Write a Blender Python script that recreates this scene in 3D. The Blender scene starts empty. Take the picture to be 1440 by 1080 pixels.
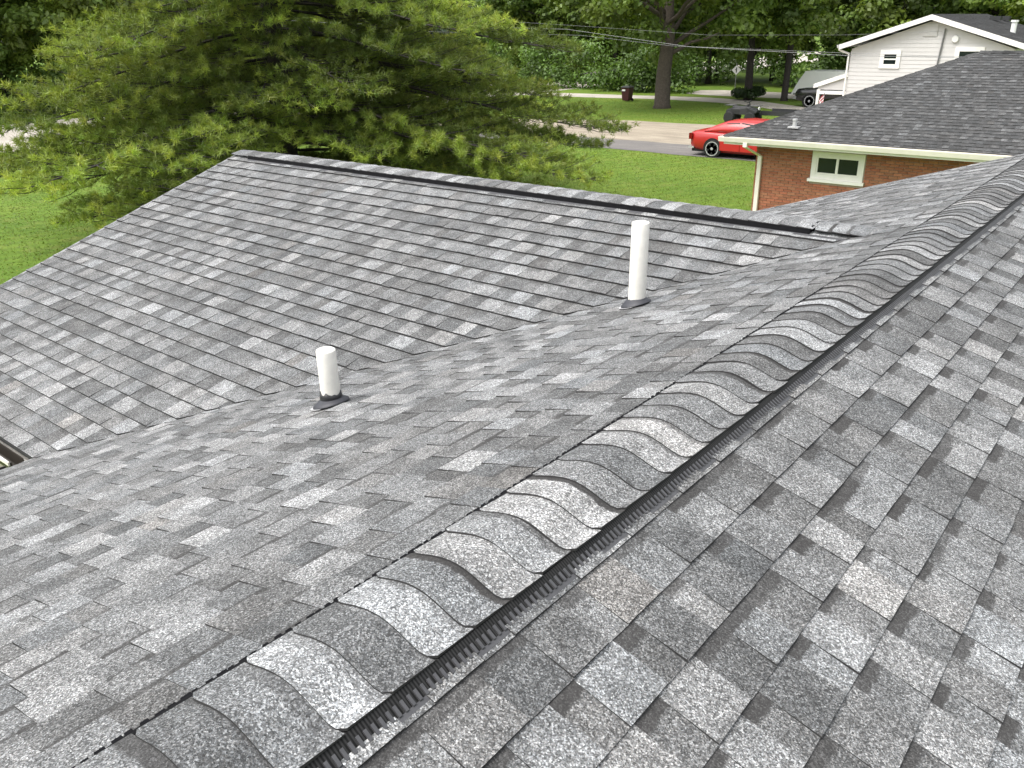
import bpy, math, random
import numpy as np
from mathutils import Vector, Matrix

# ------------------------------------------------------------------ camera, sky, sun, exposure
scn = bpy.context.scene
COL = scn.collection
FPX, YAW, PITCH, ROLL = 1170.085, 0.688608, -0.405806, -0.018121
CAM = np.array([1.05592, 0.0, 1.09185])

def cam_axes():
    ca, sa = math.cos(YAW), math.sin(YAW)
    F0 = np.array([-sa, ca, 0.]); R0 = np.array([ca, sa, 0.]); U0 = np.array([0, 0, 1.])
    F = F0*math.cos(PITCH)+U0*math.sin(PITCH); U = -F0*math.sin(PITCH)+U0*math.cos(PITCH)
    return R0*math.cos(ROLL)+U*math.sin(ROLL), -R0*math.sin(ROLL)+U*math.cos(ROLL), F
CR, CU, CF = cam_axes()
cd = bpy.data.cameras.new('camera')
cd.sensor_fit = 'HORIZONTAL'; cd.sensor_width = 36.0; cd.lens = FPX/1440*36.0
cd.clip_start = 0.05; cd.clip_end = 1200
cam = bpy.data.objects.new('camera', cd); COL.objects.link(cam)
m = Matrix.Identity(4)
for i, v in enumerate((CR, CU, -CF)):
    for j in range(3): m[j][i] = v[j]
m[0][3], m[1][3], m[2][3] = CAM
cam.matrix_world = m
scn.camera = cam

SUN_EL, SUN_AZ = math.radians(60), math.radians(208)     # azimuth clockwise from +Y
world = bpy.data.worlds.new('World'); scn.world = world; world.use_nodes = True
wn, wl = world.node_tree.nodes, world.node_tree.links
wn.clear()
sky = wn.new('ShaderNodeTexSky'); sky.sky_type = 'NISHITA'; sky.sun_disc = False
sky.sun_elevation = SUN_EL; sky.sun_rotation = SUN_AZ; sky.dust_density = 4.0; sky.air_density = 1.2
hs = wn.new('ShaderNodeHueSaturation'); hs.inputs['Saturation'].default_value = 0.22
bg = wn.new('ShaderNodeBackground'); bg.inputs['Strength'].default_value = 0.15
wo = wn.new('ShaderNodeOutputWorld')
wl.new(sky.outputs[0], hs.inputs['Color']); wl.new(hs.outputs[0], bg.inputs[0]); wl.new(bg.outputs[0], wo.inputs[0])
sl = bpy.data.lights.new('sun', 'SUN'); sl.energy = 1.0; sl.angle = math.radians(35); sl.color = (1.0, .965, .91)
sun = bpy.data.objects.new('sun', sl); COL.objects.link(sun)
sd = Vector((math.sin(SUN_AZ)*math.cos(SUN_EL), math.cos(SUN_AZ)*math.cos(SUN_EL), math.sin(SUN_EL)))
sun.rotation_euler = sd.to_track_quat('Z', 'Y').to_euler()
scn.view_settings.view_transform = 'Standard'; scn.view_settings.look = 'None'
scn.view_settings.gamma = 1.0; scn.view_settings.use_curve_mapping = False
scn.view_settings.exposure = 1.18
scn.cycles.max_bounces = 14; scn.cycles.diffuse_bounces = 9; scn.cycles.transmission_bounces = 8
scn.render.resolution_x, scn.render.resolution_y = 1024, 768

# ------------------------------------------------------------------ helpers
rnd = random.Random(7)
PI = math.pi
GZ = -4.0                                   # ground level; z = 0 is the main ridge

def pix(p):
    d = np.asarray(p, float)-CAM; z = d@CF
    if z < .05: return None
    return 720+FPX*(d@CR)/z, 540-FPX*(d@CU)/z, z

def tag(o, label=None, cat=None, group=None, kind=None):
    if label: o['label'] = label
    if cat: o['category'] = cat
    if group: o['group'] = group
    if kind: o['kind'] = kind
    return o

def empty(name, loc, label=None, cat=None, group=None, rz=0):
    o = bpy.data.objects.new(name, None); COL.objects.link(o)
    o.location = loc; o.rotation_euler = (0, 0, rz); o.empty_display_size = .2
    return tag(o, label, cat, group)

def wloc(o):
    v = Vector((0, 0, 0))
    while o is not None:
        v += o.location; o = o.parent
    return v

class MB:
    """collects faces; one mesh per build()"""
    def __init__(s): s.v = []; s.f = []; s.m = []; s.t = []; s.w = []
    def face(s, idx, mi=0): s.f.append(tuple(idx)); s.m.append(mi)
    def add(s, pts, tone=(1, 1, 0, 2), uv=None):
        b = len(s.v)
        for i, p in enumerate(pts):
            s.v.append(tuple(p)); s.t.append(tone); s.w.append(uv[i] if uv is not None else (0, 0, 0))
        return b
    def box(s, x0, x1, y0, y1, z0, z1, mi=0, tone=(1, 1, 0, 2)):
        b = s.add([(x0,y0,z0),(x1,y0,z0),(x1,y1,z0),(x0,y1,z0),(x0,y0,z1),(x1,y0,z1),(x1,y1,z1),(x0,y1,z1)], tone)
        for q in ((0,3,2,1),(4,5,6,7),(0,1,5,4),(1,2,6,5),(2,3,7,6),(3,0,4,7)): s.face([b+i for i in q], mi)
        return s
    def hexa(s, p, mi=0, tone=(1, 1, 0, 2)):
        b = s.add(p, tone)
        for q in ((0,3,2,1),(4,5,6,7),(0,1,5,4),(1,2,6,5),(2,3,7,6),(3,0,4,7)): s.face([b+i for i in q], mi)
        return s
    def prism(s, poly, d, mi=0, tone=(1, 1, 0, 2)):
        n = len(poly); b = s.add(list(poly)+[tuple(p[i]+d[i] for i in range(3)) for p in poly], tone)
        s.face([b+i for i in range(n)][::-1], mi); s.face([b+n+i for i in range(n)], mi)
        for i in range(n):
            j = (i+1) % n; s.face([b+i, b+j, b+n+j, b+n+i], mi)
        return s
    def tube(s, pts, rad, seg=8, mi=0, tone=(1, 1, 0, 2), cap=True):
        pts = [Vector(p) for p in pts]; rings = []
        if not hasattr(rad, '__len__'): rad = [rad]*len(pts)
        up = None
        for i, p in enumerate(pts):
            d = (pts[min(i+1, len(pts)-1)]-pts[max(i-1, 0)]).normalized()
            if up is None: up = Vector((0, 0, 1)) if abs(d.z) < .9 else Vector((1, 0, 0))
            a = d.cross(up).normalized(); c = a.cross(d).normalized(); up = c
            rings.append(s.add([p+(a*math.cos(2*PI*k/seg)+c*math.sin(2*PI*k/seg))*rad[i] for k in range(seg)], tone))
        for r0, r1 in zip(rings, rings[1:]):
            for k in range(seg): s.face([r0+k, r0+(k+1) % seg, r1+(k+1) % seg, r1+k], mi)
        if cap:
            s.face([rings[0]+k for k in range(seg)][::-1], mi); s.face([rings[-1]+k for k in range(seg)], mi)
        return s
    def lathe(s, c, prof, seg=16, mi=0, axis='z', tone=(1, 1, 0, 2)):
        rings = []
        for r, h in prof:
            P = []
            for k in range(seg):
                a = 2*PI*k/seg; x, y = r*math.cos(a), r*math.sin(a)
                q = (x, y, h) if axis == 'z' else ((x, h, y) if axis == 'y' else (h, x, y))
                P.append((c[0]+q[0], c[1]+q[1], c[2]+q[2]))
            rings.append(s.add(P, tone))
        for r0, r1 in zip(rings, rings[1:]):
            for k in range(seg): s.face([r0+k, r0+(k+1) % seg, r1+(k+1) % seg, r1+k], mi)
        s.face([rings[0]+k for k in range(seg)], mi); s.face([rings[-1]+k for k in range(seg)], mi)
        return s
    def loft(s, secs, mi=0, closed=True, caps=True):
        rings = [s.add(p) for p in secs]; n = len(secs[0])
        for r0, r1 in zip(rings, rings[1:]):
            for k in range(n if closed else n-1): s.face([r0+k, r0+(k+1) % n, r1+(k+1) % n, r1+k], mi)
        if caps:
            s.face([rings[0]+k for k in range(n)][::-1], mi); s.face([rings[-1]+k for k in range(n)], mi)
        return s
    def build(s, name, mats, parent=None, origin=None, smooth=False, kind=None, label=None, recalc=True):
        """vertices are in world space; origin (world) becomes the object's location"""
        po = wloc(parent) if parent is not None else Vector((0, 0, 0))
        if isinstance(origin, str): o3 = Vector(np.mean(np.array(s.v), axis=0))
        else: o3 = Vector(origin) if origin is not None else po.copy()
        me = bpy.data.meshes.new(name)
        V = np.array(s.v, float)-np.array(o3)
        me.from_pydata(V.tolist(), [], s.f)
        if not isinstance(mats, (list, tuple)): mats = [mats]
        for q in mats: me.materials.append(q)
        if len(mats) > 1: me.polygons.foreach_set('material_index', s.m)
        a = me.attributes.new('tone', 'FLOAT_COLOR', 'POINT'); a.data.foreach_set('color', np.array(s.t, 'f').ravel())
        a = me.attributes.new('suv', 'FLOAT_VECTOR', 'POINT'); a.data.foreach_set('vector', np.array(s.w, 'f').ravel())
        if recalc:
            import bmesh
            bm = bmesh.new(); bm.from_mesh(me); bmesh.ops.recalc_face_normals(bm, faces=bm.faces); bm.to_mesh(me); bm.free()
        if smooth: me.polygons.foreach_set('use_smooth', [True]*len(me.polygons))
        me.update()
        o = bpy.data.objects.new(name, me); COL.objects.link(o)
        if parent is not None: o.parent = parent
        o.location = o3-po
        if kind: o['kind'] = kind
        if label: o['label'] = label
        return o

def array_mesh(name, V, C, mat, parent=None, loc=(0, 0, 0), kind=None):
    """V (n,k,3) polygons with k corners, C (n,3) colours"""
    n, k = V.shape[:2]
    me = bpy.data.meshes.new(name)
    me.vertices.add(n*k); me.vertices.foreach_set('co', V.astype('f').ravel())
    me.loops.add(n*k); me.loops.foreach_set('vertex_index', np.arange(n*k, dtype='i'))
    me.polygons.add(n); me.polygons.foreach_set('loop_start', np.arange(0, n*k, k, dtype='i'))
    me.polygons.foreach_set('loop_total', np.full(n, k, dtype='i'))
    me.materials.append(mat)
    a = me.attributes.new('tone', 'FLOAT_COLOR', 'POINT')
    col = np.ones((n, k, 4), 'f'); col[:, :, :3] = C[:, None, :]
    a.data.foreach_set('color', col.ravel())
    me.update(); me.validate()
    o = bpy.data.objects.new(name, me); COL.objects.link(o); o.location = loc
    if parent is not None: o.parent = parent
    if kind: o['kind'] = kind
    return o

# ------------------------------------------------------------------ materials
def newmat(name):
    mt = bpy.data.materials.new(name); mt.use_nodes = True
    nt = mt.node_tree; b = nt.nodes['Principled BSDF']
    return mt, nt, b
def nd(nt, typ, **kw):
    n = nt.nodes.new(typ)
    for k, v in kw.items():
        if k.startswith('i_'): n.inputs[k[2:].replace('_', ' ')].default_value = v
        else: setattr(n, k, v)
    return n
def ramp(nt, stops):
    n = nt.nodes.new('ShaderNodeValToRGB'); e = n.color_ramp.elements
    while len(e) < len(stops): e.new(.5)
    for q, (p, c) in zip(e, stops):
        q.position = p; q.color = (c, c, c, 1) if not hasattr(c, '__len__') else (*c, 1)
    return n
def mathn(nt, op, a, b=None, clamp=False):
    n = nt.nodes.new('ShaderNodeMath'); n.operation = op; n.use_clamp = clamp
    for i, x in enumerate((a, b)):
        if x is None: continue
        if isinstance(x, (int, float)): n.inputs[i].default_value = x
        else: nt.links.new(x, n.inputs[i])
    return n.outputs[0]
def mixc(nt, fac, a, b, mode='MIX'):
    n = nt.nodes.new('ShaderNodeMix'); n.data_type = 'RGBA'; n.blend_type = mode
    for i, x in ((0, fac), (6, a), (7, b)):
        if isinstance(x, (int, float)): n.inputs[i].default_value = x
        elif isinstance(x, tuple): n.inputs[i].default_value = (*x, 1)
        else: nt.links.new(x, n.inputs[i])
    return n.outputs[2]

def plain(name, col, rough=.6, var=.12, scale=6, metal=0, coat=0, bump=0):
    mt, nt, b = newmat(name)
    pos = nd(nt, 'ShaderNodeNewGeometry').outputs['Position']
    ns = nd(nt, 'ShaderNodeTexNoise', i_Scale=scale, i_Detail=5.0, i_Roughness=.65); nt.links.new(pos, ns.inputs['Vector'])
    r = ramp(nt, [(.25, 1-var), (.75, 1+var)]); nt.links.new(ns.outputs[0], r.inputs[0])
    c = mixc(nt, 1.0, r.outputs[0], col, 'MULTIPLY'); nt.links.new(c, b.inputs['Base Color'])
    b.inputs['Roughness'].default_value = rough; b.inputs['Metallic'].default_value = metal
    if coat: b.inputs['Coat Weight'].default_value = coat; b.inputs['Coat Roughness'].default_value = .05
    if bump:
        bp = nd(nt, 'ShaderNodeBump', i_Strength=bump, i_Distance=.02); nt.links.new(ns.outputs[0], bp.inputs['Height'])
        nt.links.new(bp.outputs[0], b.inputs['Normal'])
    return mt

def shingle_mat(name, gs=230.0, contrast=1.0):
    mt, nt, b = newmat(name); L = nt.links
    pos = nd(nt, 'ShaderNodeNewGeometry').outputs['Position']
    at = nd(nt, 'ShaderNodeAttribute', attribute_name='tone'); sep = nd(nt, 'ShaderNodeSeparateColor'); L.new(at.outputs['Color'], sep.inputs[0])
    su = nd(nt, 'ShaderNodeAttribute', attribute_name='suv'); sv = nd(nt, 'ShaderNodeSeparateXYZ'); L.new(su.outputs['Vector'], sv.inputs[0])
    # mineral granules, two sizes
    v1 = nd(nt, 'ShaderNodeTexVoronoi', i_Scale=gs); L.new(pos, v1.inputs['Vector'])
    v2 = nd(nt, 'ShaderNodeTexVoronoi', i_Scale=gs*2.3); L.new(pos, v2.inputs['Vector'])
    s1 = nd(nt, 'ShaderNodeSeparateColor'); L.new(v1.outputs['Color'], s1.inputs[0])
    s2 = nd(nt, 'ShaderNodeSeparateColor'); L.new(v2.outputs['Color'], s2.inputs[0])
    k = contrast
    r1 = ramp(nt, [(0, 1-.62*k), (.45, 1-.22*k), (.8, 1+.3*k), (1, 1+1.1*k)]); L.new(s1.outputs[0], r1.inputs[0])
    r2 = ramp(nt, [(0, 1-.45*k), (.6, 1), (1, 1+.6*k)]); L.new(s2.outputs[0], r2.inputs[0])
    g = mathn(nt, 'MULTIPLY', r1.outputs[0], r2.outputs[0])
    # soft unevenness of the granule blend, drawn out along the strip
    n1 = nd(nt, 'ShaderNodeTexNoise', i_Scale=28.0, i_Detail=4.0, i_Roughness=.7); L.new(pos, n1.inputs['Vector'])
    rn = ramp(nt, [(.3, .84), (.7, 1.16)]); L.new(n1.outputs[0], rn.inputs[0])
    n2 = nd(nt, 'ShaderNodeTexNoise', i_Scale=1.1, i_Detail=3.0); L.new(pos, n2.inputs['Vector'])
    rn2 = ramp(nt, [(.3, .93), (.7, 1.06)])
    n3 = nd(nt, 'ShaderNodeTexNoise', i_Scale=8.0, i_Detail=2.0); L.new(pos, n3.inputs['Vector'])
    rn3 = ramp(nt, [(.32, .82), (.68, 1.2)]); L.new(n3.outputs[0], rn3.inputs[0]); L.new(n2.outputs[0], rn2.inputs[0])
    gv = mathn(nt, 'MULTIPLY', mathn(nt, 'MULTIPLY', mathn(nt, 'MULTIPLY', g, rn.outputs[0]), rn2.outputs[0]), rn3.outputs[0])
    # pigmented shade line printed near the head of some tabs
    edge = mathn(nt, 'ADD', sv.outputs[1], mathn(nt, 'MULTIPLY', mathn(nt, 'SUBTRACT', n1.outputs[0], .5), .28))
    st = mathn(nt, 'MULTIPLY', mathn(nt, 'SUBTRACT', edge, at.outputs['Alpha']), 22.0, True)
    bf = mathn(nt, 'MULTIPLY', st, sep.outputs[2])
    gflat = mathn(nt, 'ADD', mathn(nt, 'MULTIPLY', gv, .35), .5)
    base = mathn(nt, 'MULTIPLY', gv, mathn(nt, 'MULTIPLY', sep.outputs[0], 1.17))
    dark = mathn(nt, 'MULTIPLY', gflat, .054)
    cb = nd(nt, 'ShaderNodeCombineColor')
    for i in range(3): L.new(base, cb.inputs[i])
    db = nd(nt, 'ShaderNodeCombineColor')
    for i in range(3): L.new(dark, db.inputs[i])
    cool = mixc(nt, sep.outputs[1], (.955, 1.0, 1.04), (1.05, 1.0, .955))
    hue = nd(nt, 'ShaderNodeSeparateColor'); L.new(v2.outputs['Color'], hue.inputs[0])
    gh = mixc(nt, hue.outputs[1], (.955, 1.005, 1.045), (1.045, 1.005, .955))
    c1 = mixc(nt, 1.0, mixc(nt, 1.0, cb.outputs[0], cool, 'MULTIPLY'), gh, 'MULTIPLY')
    c2 = mixc(nt, 1.0, db.outputs[0], (1.03, 1.0, .98), 'MULTIPLY')
    L.new(mixc(nt, bf, c1, c2), b.inputs['Base Color'])
    b.inputs['Roughness'].default_value = .92; b.inputs['Specular IOR Level'].default_value = .25
    bp = nd(nt, 'ShaderNodeBump', i_Strength=.35, i_Distance=.0015); L.new(s1.outputs[0], bp.inputs['Height'])
    L.new(bp.outputs[0], b.inputs['Normal'])
    return mt

def leaf_mat(name, trans=.35, rough=.7):
    mt = bpy.data.materials.new(name); mt.use_nodes = True; nt = mt.node_tree; nt.nodes.clear(); L = nt.links
    at = nd(nt, 'ShaderNodeAttribute', attribute_name='tone')
    d = nd(nt, 'ShaderNodeBsdfDiffuse'); t = nd(nt, 'ShaderNodeBsdfTranslucent'); g = nd(nt, 'ShaderNodeBsdfGlossy', i_Roughness=.5)
    mx = nd(nt, 'ShaderNodeMixShader'); mx.inputs[0].default_value = trans
    mg = nd(nt, 'ShaderNodeMixShader'); mg.inputs[0].default_value = .035
    o = nd(nt, 'ShaderNodeOutputMaterial')
    tc = mixc(nt, 1.0, at.outputs['Color'], (1.15, 1.1, .6), 'MULTIPLY')
    L.new(at.outputs['Color'], d.inputs[0]); L.new(tc, t.inputs[0]); L.new(d.outputs[0], mx.inputs[1]); L.new(t.outputs[0], mx.inputs[2])
    L.new(mx.outputs[0], mg.inputs[1]); L.new(g.outputs[0], mg.inputs[2]); L.new(mg.outputs[0], o.inputs[0])
    return mt

def tone_mat(name, rough=.85, var=.15, scale=30):
    mt, nt, b = newmat(name)
    at = nd(nt, 'ShaderNodeAttribute', attribute_name='tone')
    pos = nd(nt, 'ShaderNodeNewGeometry').outputs['Position']
    ns = nd(nt, 'ShaderNodeTexNoise', i_Scale=scale, i_Detail=4.0); nt.links.new(pos, ns.inputs['Vector'])
    r = ramp(nt, [(.3, 1-var), (.7, 1+var)]); nt.links.new(ns.outputs[0], r.inputs[0])
    nt.links.new(mixc(nt, 1.0, at.outputs['Color'], r.outputs[0], 'MULTIPLY'), b.inputs['Base Color'])
    b.inputs['Roughness'].default_value = rough
    return mt

def lawn_mat():
    mt, nt, b = newmat('lawn'); L = nt.links
    pos = nd(nt, 'ShaderNodeNewGeometry').outputs['Position']
    n1 = nd(nt, 'ShaderNodeTexNoise', i_Scale=.35, i_Detail=6.0, i_Roughness=.6); L.new(pos, n1.inputs['Vector'])
    n2 = nd(nt, 'ShaderNodeTexNoise', i_Scale=7.0, i_Detail=6.0, i_Roughness=.75); L.new(pos, n2.inputs['Vector'])
    mp = nd(nt, 'ShaderNodeMapping'); mp.inputs['Rotation'].default_value = (0, 0, .35); L.new(pos, mp.inputs['Vector'])
    w = nd(nt, 'ShaderNodeTexWave', i_Scale=.55, i_Distortion=3.0, i_Detail=3.0); L.new(mp.outputs[0], w.inputs['Vector'])
    r1 = ramp(nt, [(.3, (.080, .145, .018)), (.52, (.112, .180, .022)), (.75, (.148, .200, .030))]); L.new(n1.outputs[0], r1.inputs[0])
    r2 = ramp(nt, [(.25, .78), (.75, 1.18)]); L.new(n2.outputs[0], r2.inputs[0])
    r3 = ramp(nt, [(.2, .93), (.8, 1.07)]); L.new(w.outputs[0], r3.inputs[0])
    c = mixc(nt, 1.0, mixc(nt, 1.0, r1.outputs[0], r2.outputs[0], 'MULTIPLY'), r3.outputs[0], 'MULTIPLY')
    n4 = nd(nt, 'ShaderNodeTexNoise', i_Scale=1.3, i_Detail=5.0, i_Roughness=.7); L.new(pos, n4.inputs['Vector'])
    r4 = ramp(nt, [(.52, 0), (.78, .75)]); L.new(n4.outputs[0], r4.inputs[0])
    c = mixc(nt, r4.outputs[0], c, (.19, .20, .055))
    L.new(c, b.inputs['Base Color']); b.inputs['Roughness'].default_value = .9; b.inputs['Specular IOR Level'].default_value = .2
    bp = nd(nt, 'ShaderNodeBump', i_Strength=.35, i_Distance=.04); L.new(n2.outputs[0], bp.inputs['Height']); L.new(bp.outputs[0], b.inputs['Normal'])
    return mt

def gravel_mat(name, a, bcol, cscale, streak):
    mt, nt, b = newmat(name); L = nt.links
    pos = nd(nt, 'ShaderNodeNewGeometry').outputs['Position']
    mp = nd(nt, 'ShaderNodeMapping'); mp.inputs['Scale'].default_value = streak; L.new(pos, mp.inputs['Vector'])
    n1 = nd(nt, 'ShaderNodeTexNoise', i_Scale=cscale, i_Detail=7.0, i_Roughness=.7); L.new(mp.outputs[0], n1.inputs['Vector'])
    n2 = nd(nt, 'ShaderNodeTexNoise', i_Scale=24.0, i_Detail=3.0); L.new(pos, n2.inputs['Vector'])
    r1 = ramp(nt, [(.32, a), (.68, bcol)]); L.new(n1.outputs[0], r1.inputs[0])
    r2 = ramp(nt, [(.25, .75), (.75, 1.2)]); L.new(n2.outputs[0], r2.inputs[0])
    L.new(mixc(nt, 1.0, r1.outputs[0], r2.outputs[0], 'MULTIPLY'), b.inputs['Base Color']); b.inputs['Roughness'].default_value = .95
    return mt

M = {}
M['shingle'] = shingle_mat('granule_shingle', 290.0, 1.05)
M['shingle_far'] = shingle_mat('granule_shingle_weathered', 120.0, .7)
M['asphalt_edge'] = plain('asphalt_edge', (.026, .025, .025), .9, .2, 60)
M['underlay'] = plain('roof_underlay', (.05, .05, .05), .9)
M['vent'] = plain('black_vent_plastic', (.008, .008, .009), .9, .25, 40); M['vent'].node_tree.nodes['Principled BSDF'].inputs['Specular IOR Level'].default_value = .08
M['vent_grey'] = plain('scuffed_vent_plastic', (.060, .060, .064), .5, .25, 50)
M['flange'] = plain('galvanised_flange', (.22, .22, .225), .5, .15, 30)
M['pvc'] = plain('white_pvc', (.74, .72, .66), .5, .09, 18)
M['rubber'] = plain('black_rubber', (.016, .016, .018), .5, .3, 60)
M['boot'] = plain('grey_boot_plastic', (.034, .035, .042), .55, .2, 40)
M['sealant'] = plain('pale_sealant', (.42, .42, .42), .6, .2, 40)
M['trim'] = plain('white_trim_paint', (.80, .78, .735), .5, .06, 5)
M['gutter'] = plain('gutter_white', (.78, .735, .65), .4, .08, 4)
M['gutter_brown'] = plain('gutter_brown', (.035, .029, .022), .5, .2, 8)
M['siding_tan'] = plain('tan_siding', (.34, .31, .26), .6, .06, 4)
M['siding_grey'] = plain('pale_grey_vinyl', (.55, .537, .518), .55, .04, 3)
M['mortar'] = plain('mortar', (.48, .41, .33), .95, .15, 40)
M['brick'] = tone_mat('red_brick', .9, .22, 55)
M['glass'] = plain('dark_window_glass', (.012, .018, .017), .10, .1, 2)
M['dark_interior'] = plain('window_dark_interior', (.01, .012, .011), .5, .3, 9)  # near-black colour standing in for the shade of an unlit room
M['red'] = plain('red_car_paint', (.40, .018, .017), .38, .05, 3, 0, .35)
M['black_paint'] = plain('black_car_paint', (.012, .012, .014), .25, .05, 3, 0, .8)
M['tyre'] = plain('tyre_rubber', (.013, .013, .013), .8, .2, 30)
M['chrome'] = plain('bright_rim', (.45, .45, .46), .3, .05, 10, .25)
M['arch'] = plain('dark_wheel_arch', (.008, .008, .008), .9, .1, 8)
M['tail'] = plain('tail_lamp_red', (.16, .006, .006), .2, .05, 5)
M['lamp'] = plain('headlamp_glass', (.75, .75, .73), .15, .05, 5)
M['white_body'] = plain('white_body_paint', (.78, .78, .75), .35, .04, 2, 0, .4)
M['maroon'] = plain('maroon_plastic', (.055, .012, .016), .5, .2, 9)
M['dark_metal'] = plain('dark_painted_metal', (.022, .023, .024), .5, .25, 9)
M['steel'] = plain('grey_steel', (.22, .22, .22), .45, .15, 12, .6)
M['bark'] = plain('bark', (.075, .06, .048), .95, .45, 9, bump=.8)
M['bark_dark'] = plain('bark_dark', (.040, .034, .03), .95, .4, 11, bump=.8)
M['wood_pole'] = plain('weathered_wood', (.12, .10, .085), .9, .3, 8)
M['wire'] = plain('grey_cable', (.17, .175, .18), .5, .1, 3)
M['sign'] = plain('sign_face', (.42, .43, .40), .5, .08, 6)
M['stripe_red'] = plain('red_cloth', (.35, .03, .04), .8, .1, 12)
M['stripe_white'] = plain('white_cloth', (.72, .70, .70), .8, .08, 12)
M['blue_cloth'] = plain('navy_cloth', (.03, .04, .13), .8, .1, 12)
M['leaf'] = leaf_mat('broad_leaf', .42)
M['needle'] = leaf_mat('pine_needle', .38)
M['grass'] = leaf_mat('grass_blade', .4)
M['lawn'] = lawn_mat()
M['gravel'] = gravel_mat('tan_gravel', (.20, .165, .125), (.40, .345, .265), 1.1, (.35, 1.6, 1))
M['asphalt'] = gravel_mat('worn_asphalt', (.115, .108, .105), (.20, .185, .17), .9, (.4, 2.2, 1))
M['concrete'] = gravel_mat('pale_concrete', (.36, .325, .28), (.50, .455, .40), .5, (1, 1, 1))
M['mulch'] = gravel_mat('mulch', (.07, .06, .04), (.15, .13, .085), 2.0, (1, 1, 1))
# fine ribbing of the vent baffle
def rib_mat():
    mt, nt, b = newmat('ribbed_vent'); L = nt.links
    pos = nd(nt, 'ShaderNodeNewGeometry').outputs['Position']
    w = nd(nt, 'ShaderNodeTexWave', i_Scale=42.0, bands_direction='Y'); L.new(pos, w.inputs['Vector'])
    r = ramp(nt, [(.3, .006), (.8, .028)]); L.new(w.outputs[0], r.inputs[0]); L.new(r.outputs[0], b.inputs['Base Color'])
    b.inputs['Roughness'].default_value = .7; b.inputs['Specular IOR Level'].default_value = .2
    return mt
M['ribbed'] = rib_mat()

# ------------------------------------------------------------------ ground and roads (sheets 4 mm apart)
def sheet(name, poly, z, mat, label=None):
    mb = MB(); b = mb.add([(x, y, z) for x, y in poly]); mb.face(range(b, b+len(poly)))
    o = mb.build(name, mat, origin=(0, 0, 0), recalc=False); tag(o, label, None, None, 'structure'); return o
def wobble(poly, step, amp, seed):
    r = random.Random(seed); out = []
    for (x0, y0), (x1, y1) in zip(poly, poly[1:]+poly[:1]):
        L = math.hypot(x1-x0, y1-y0); n = max(1, int(L/step))
        for i in range(n):
            t = i/n; out.append((x0+(x1-x0)*t+r.uniform(-amp, amp), y0+(y1-y0)*t+r.uniform(-amp, amp)))
    return out
sheet('ground', [(-500, -400), (500, -400), (500, 600), (-500, 600)], GZ, M['lawn'], 'green lawn reaching from the house to the woods')
sheet('street', wobble([(-57.5, -200), (-43.2, -200), (-43.2, 32.0), (-43.2, 200), (-57.5, 200)], 1.5, .12, 1), GZ+.006, M['concrete'], 'pale street passing behind the pine tree')
sheet('driveway', wobble([(-45, 34.6), (-4, 35.0), (-4, 43.0), (-18, 43.3), (-26, 43.0), (-31, 40.6), (-45, 40)], 1.2, .16, 2), GZ+.010, M['gravel'], 'tan gravel driveway with worn ruts')
sheet('pavement', wobble([(-44, 32.5), (-6, 32.3), (-6, 35.4), (-44, 35.3)], 1.5, .1, 3), GZ+.015, M['asphalt'], 'grey asphalt lane the red car stands on')
sheet('path', wobble([(-44, 55.4), (-36, 56.0), (-30, 56.8), (-24.5, 55.6), (-18.8, 51.8), (-12, 50.6), (-12, 53.0), (-18, 54.2), (-24, 58.4), (-29, 59.8), (-36, 58.9), (-44, 58.3)], 1.5, .14, 4), GZ+.010, M['concrete'], 'pale driveway curving to the grey house')
sheet('road', wobble([(-32.2, 62.4), (-29.5, 61.4), (-22, 61.2), (20, 60.4), (20, 65.6), (-25.2, 66.4), (-31.0, 66.9), (-32.6, 66.0)], 2, .1, 5), GZ+.014, M['concrete'], 'pale road along the foot of the far woods')

# ------------------------------------------------------------------ the shingled house
TH = 0.314016; CT, ST, TT = math.cos(TH), math.sin(TH), math.tan(TH)
EXP = 0.143
YB, ZB = 5.562, -0.1505                      # wing ridge
XJ = ZB/TT                                   # where it dies into the main slope (negative x)
XR, YE, YN = -7.39, 9.28, -2.6               # wing rake, far rake of the main roof, near end (behind the camera)
SE, SEW = 4.56, 4.06                         # slope lengths
house = empty('shingled_house', (-1.0, 3.0, GZ), 'low house we look across, its roof covered in new grey laminated shingles', 'house')

def clip(poly, region):
    out = poly
    n = len(region)
    for i in range(n):
        a, b = region[i], region[(i+1) % n]
        inp, out = out, []
        if not inp: return []
        side = lambda p: (b[0]-a[0])*(p[1]-a[1])-(b[1]-a[1])*(p[0]-a[0])
        for j in range(len(inp)):
            p, q = inp[j], inp[(j+1) % len(inp)]; sp, sq = side(p), side(q)
            if sp >= 0: out.append(p)
            if sp*sq < 0:
                t = sp/(sp-sq); out.append((p[0]+(q[0]-p[0])*t, p[1]+(q[1]-p[1])*t))
    return out
def ccw(poly):
    a = sum(p[0]*q[1]-q[0]*p[1] for p, q in zip(poly, poly[1:]+poly[:1]))
    return poly if a > 0 else poly[::-1]
def area2(pts):
    return abs(sum(p[0]*q[1]-q[0]*p[1] for p, q in zip(pts, pts[1:]+pts[:1])))/2

def pick(r, tbl):
    x = r.random()
    for w, v in tbl:
        x -= w
        if x < 0: return v
    return tbl[-1][1]

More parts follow.
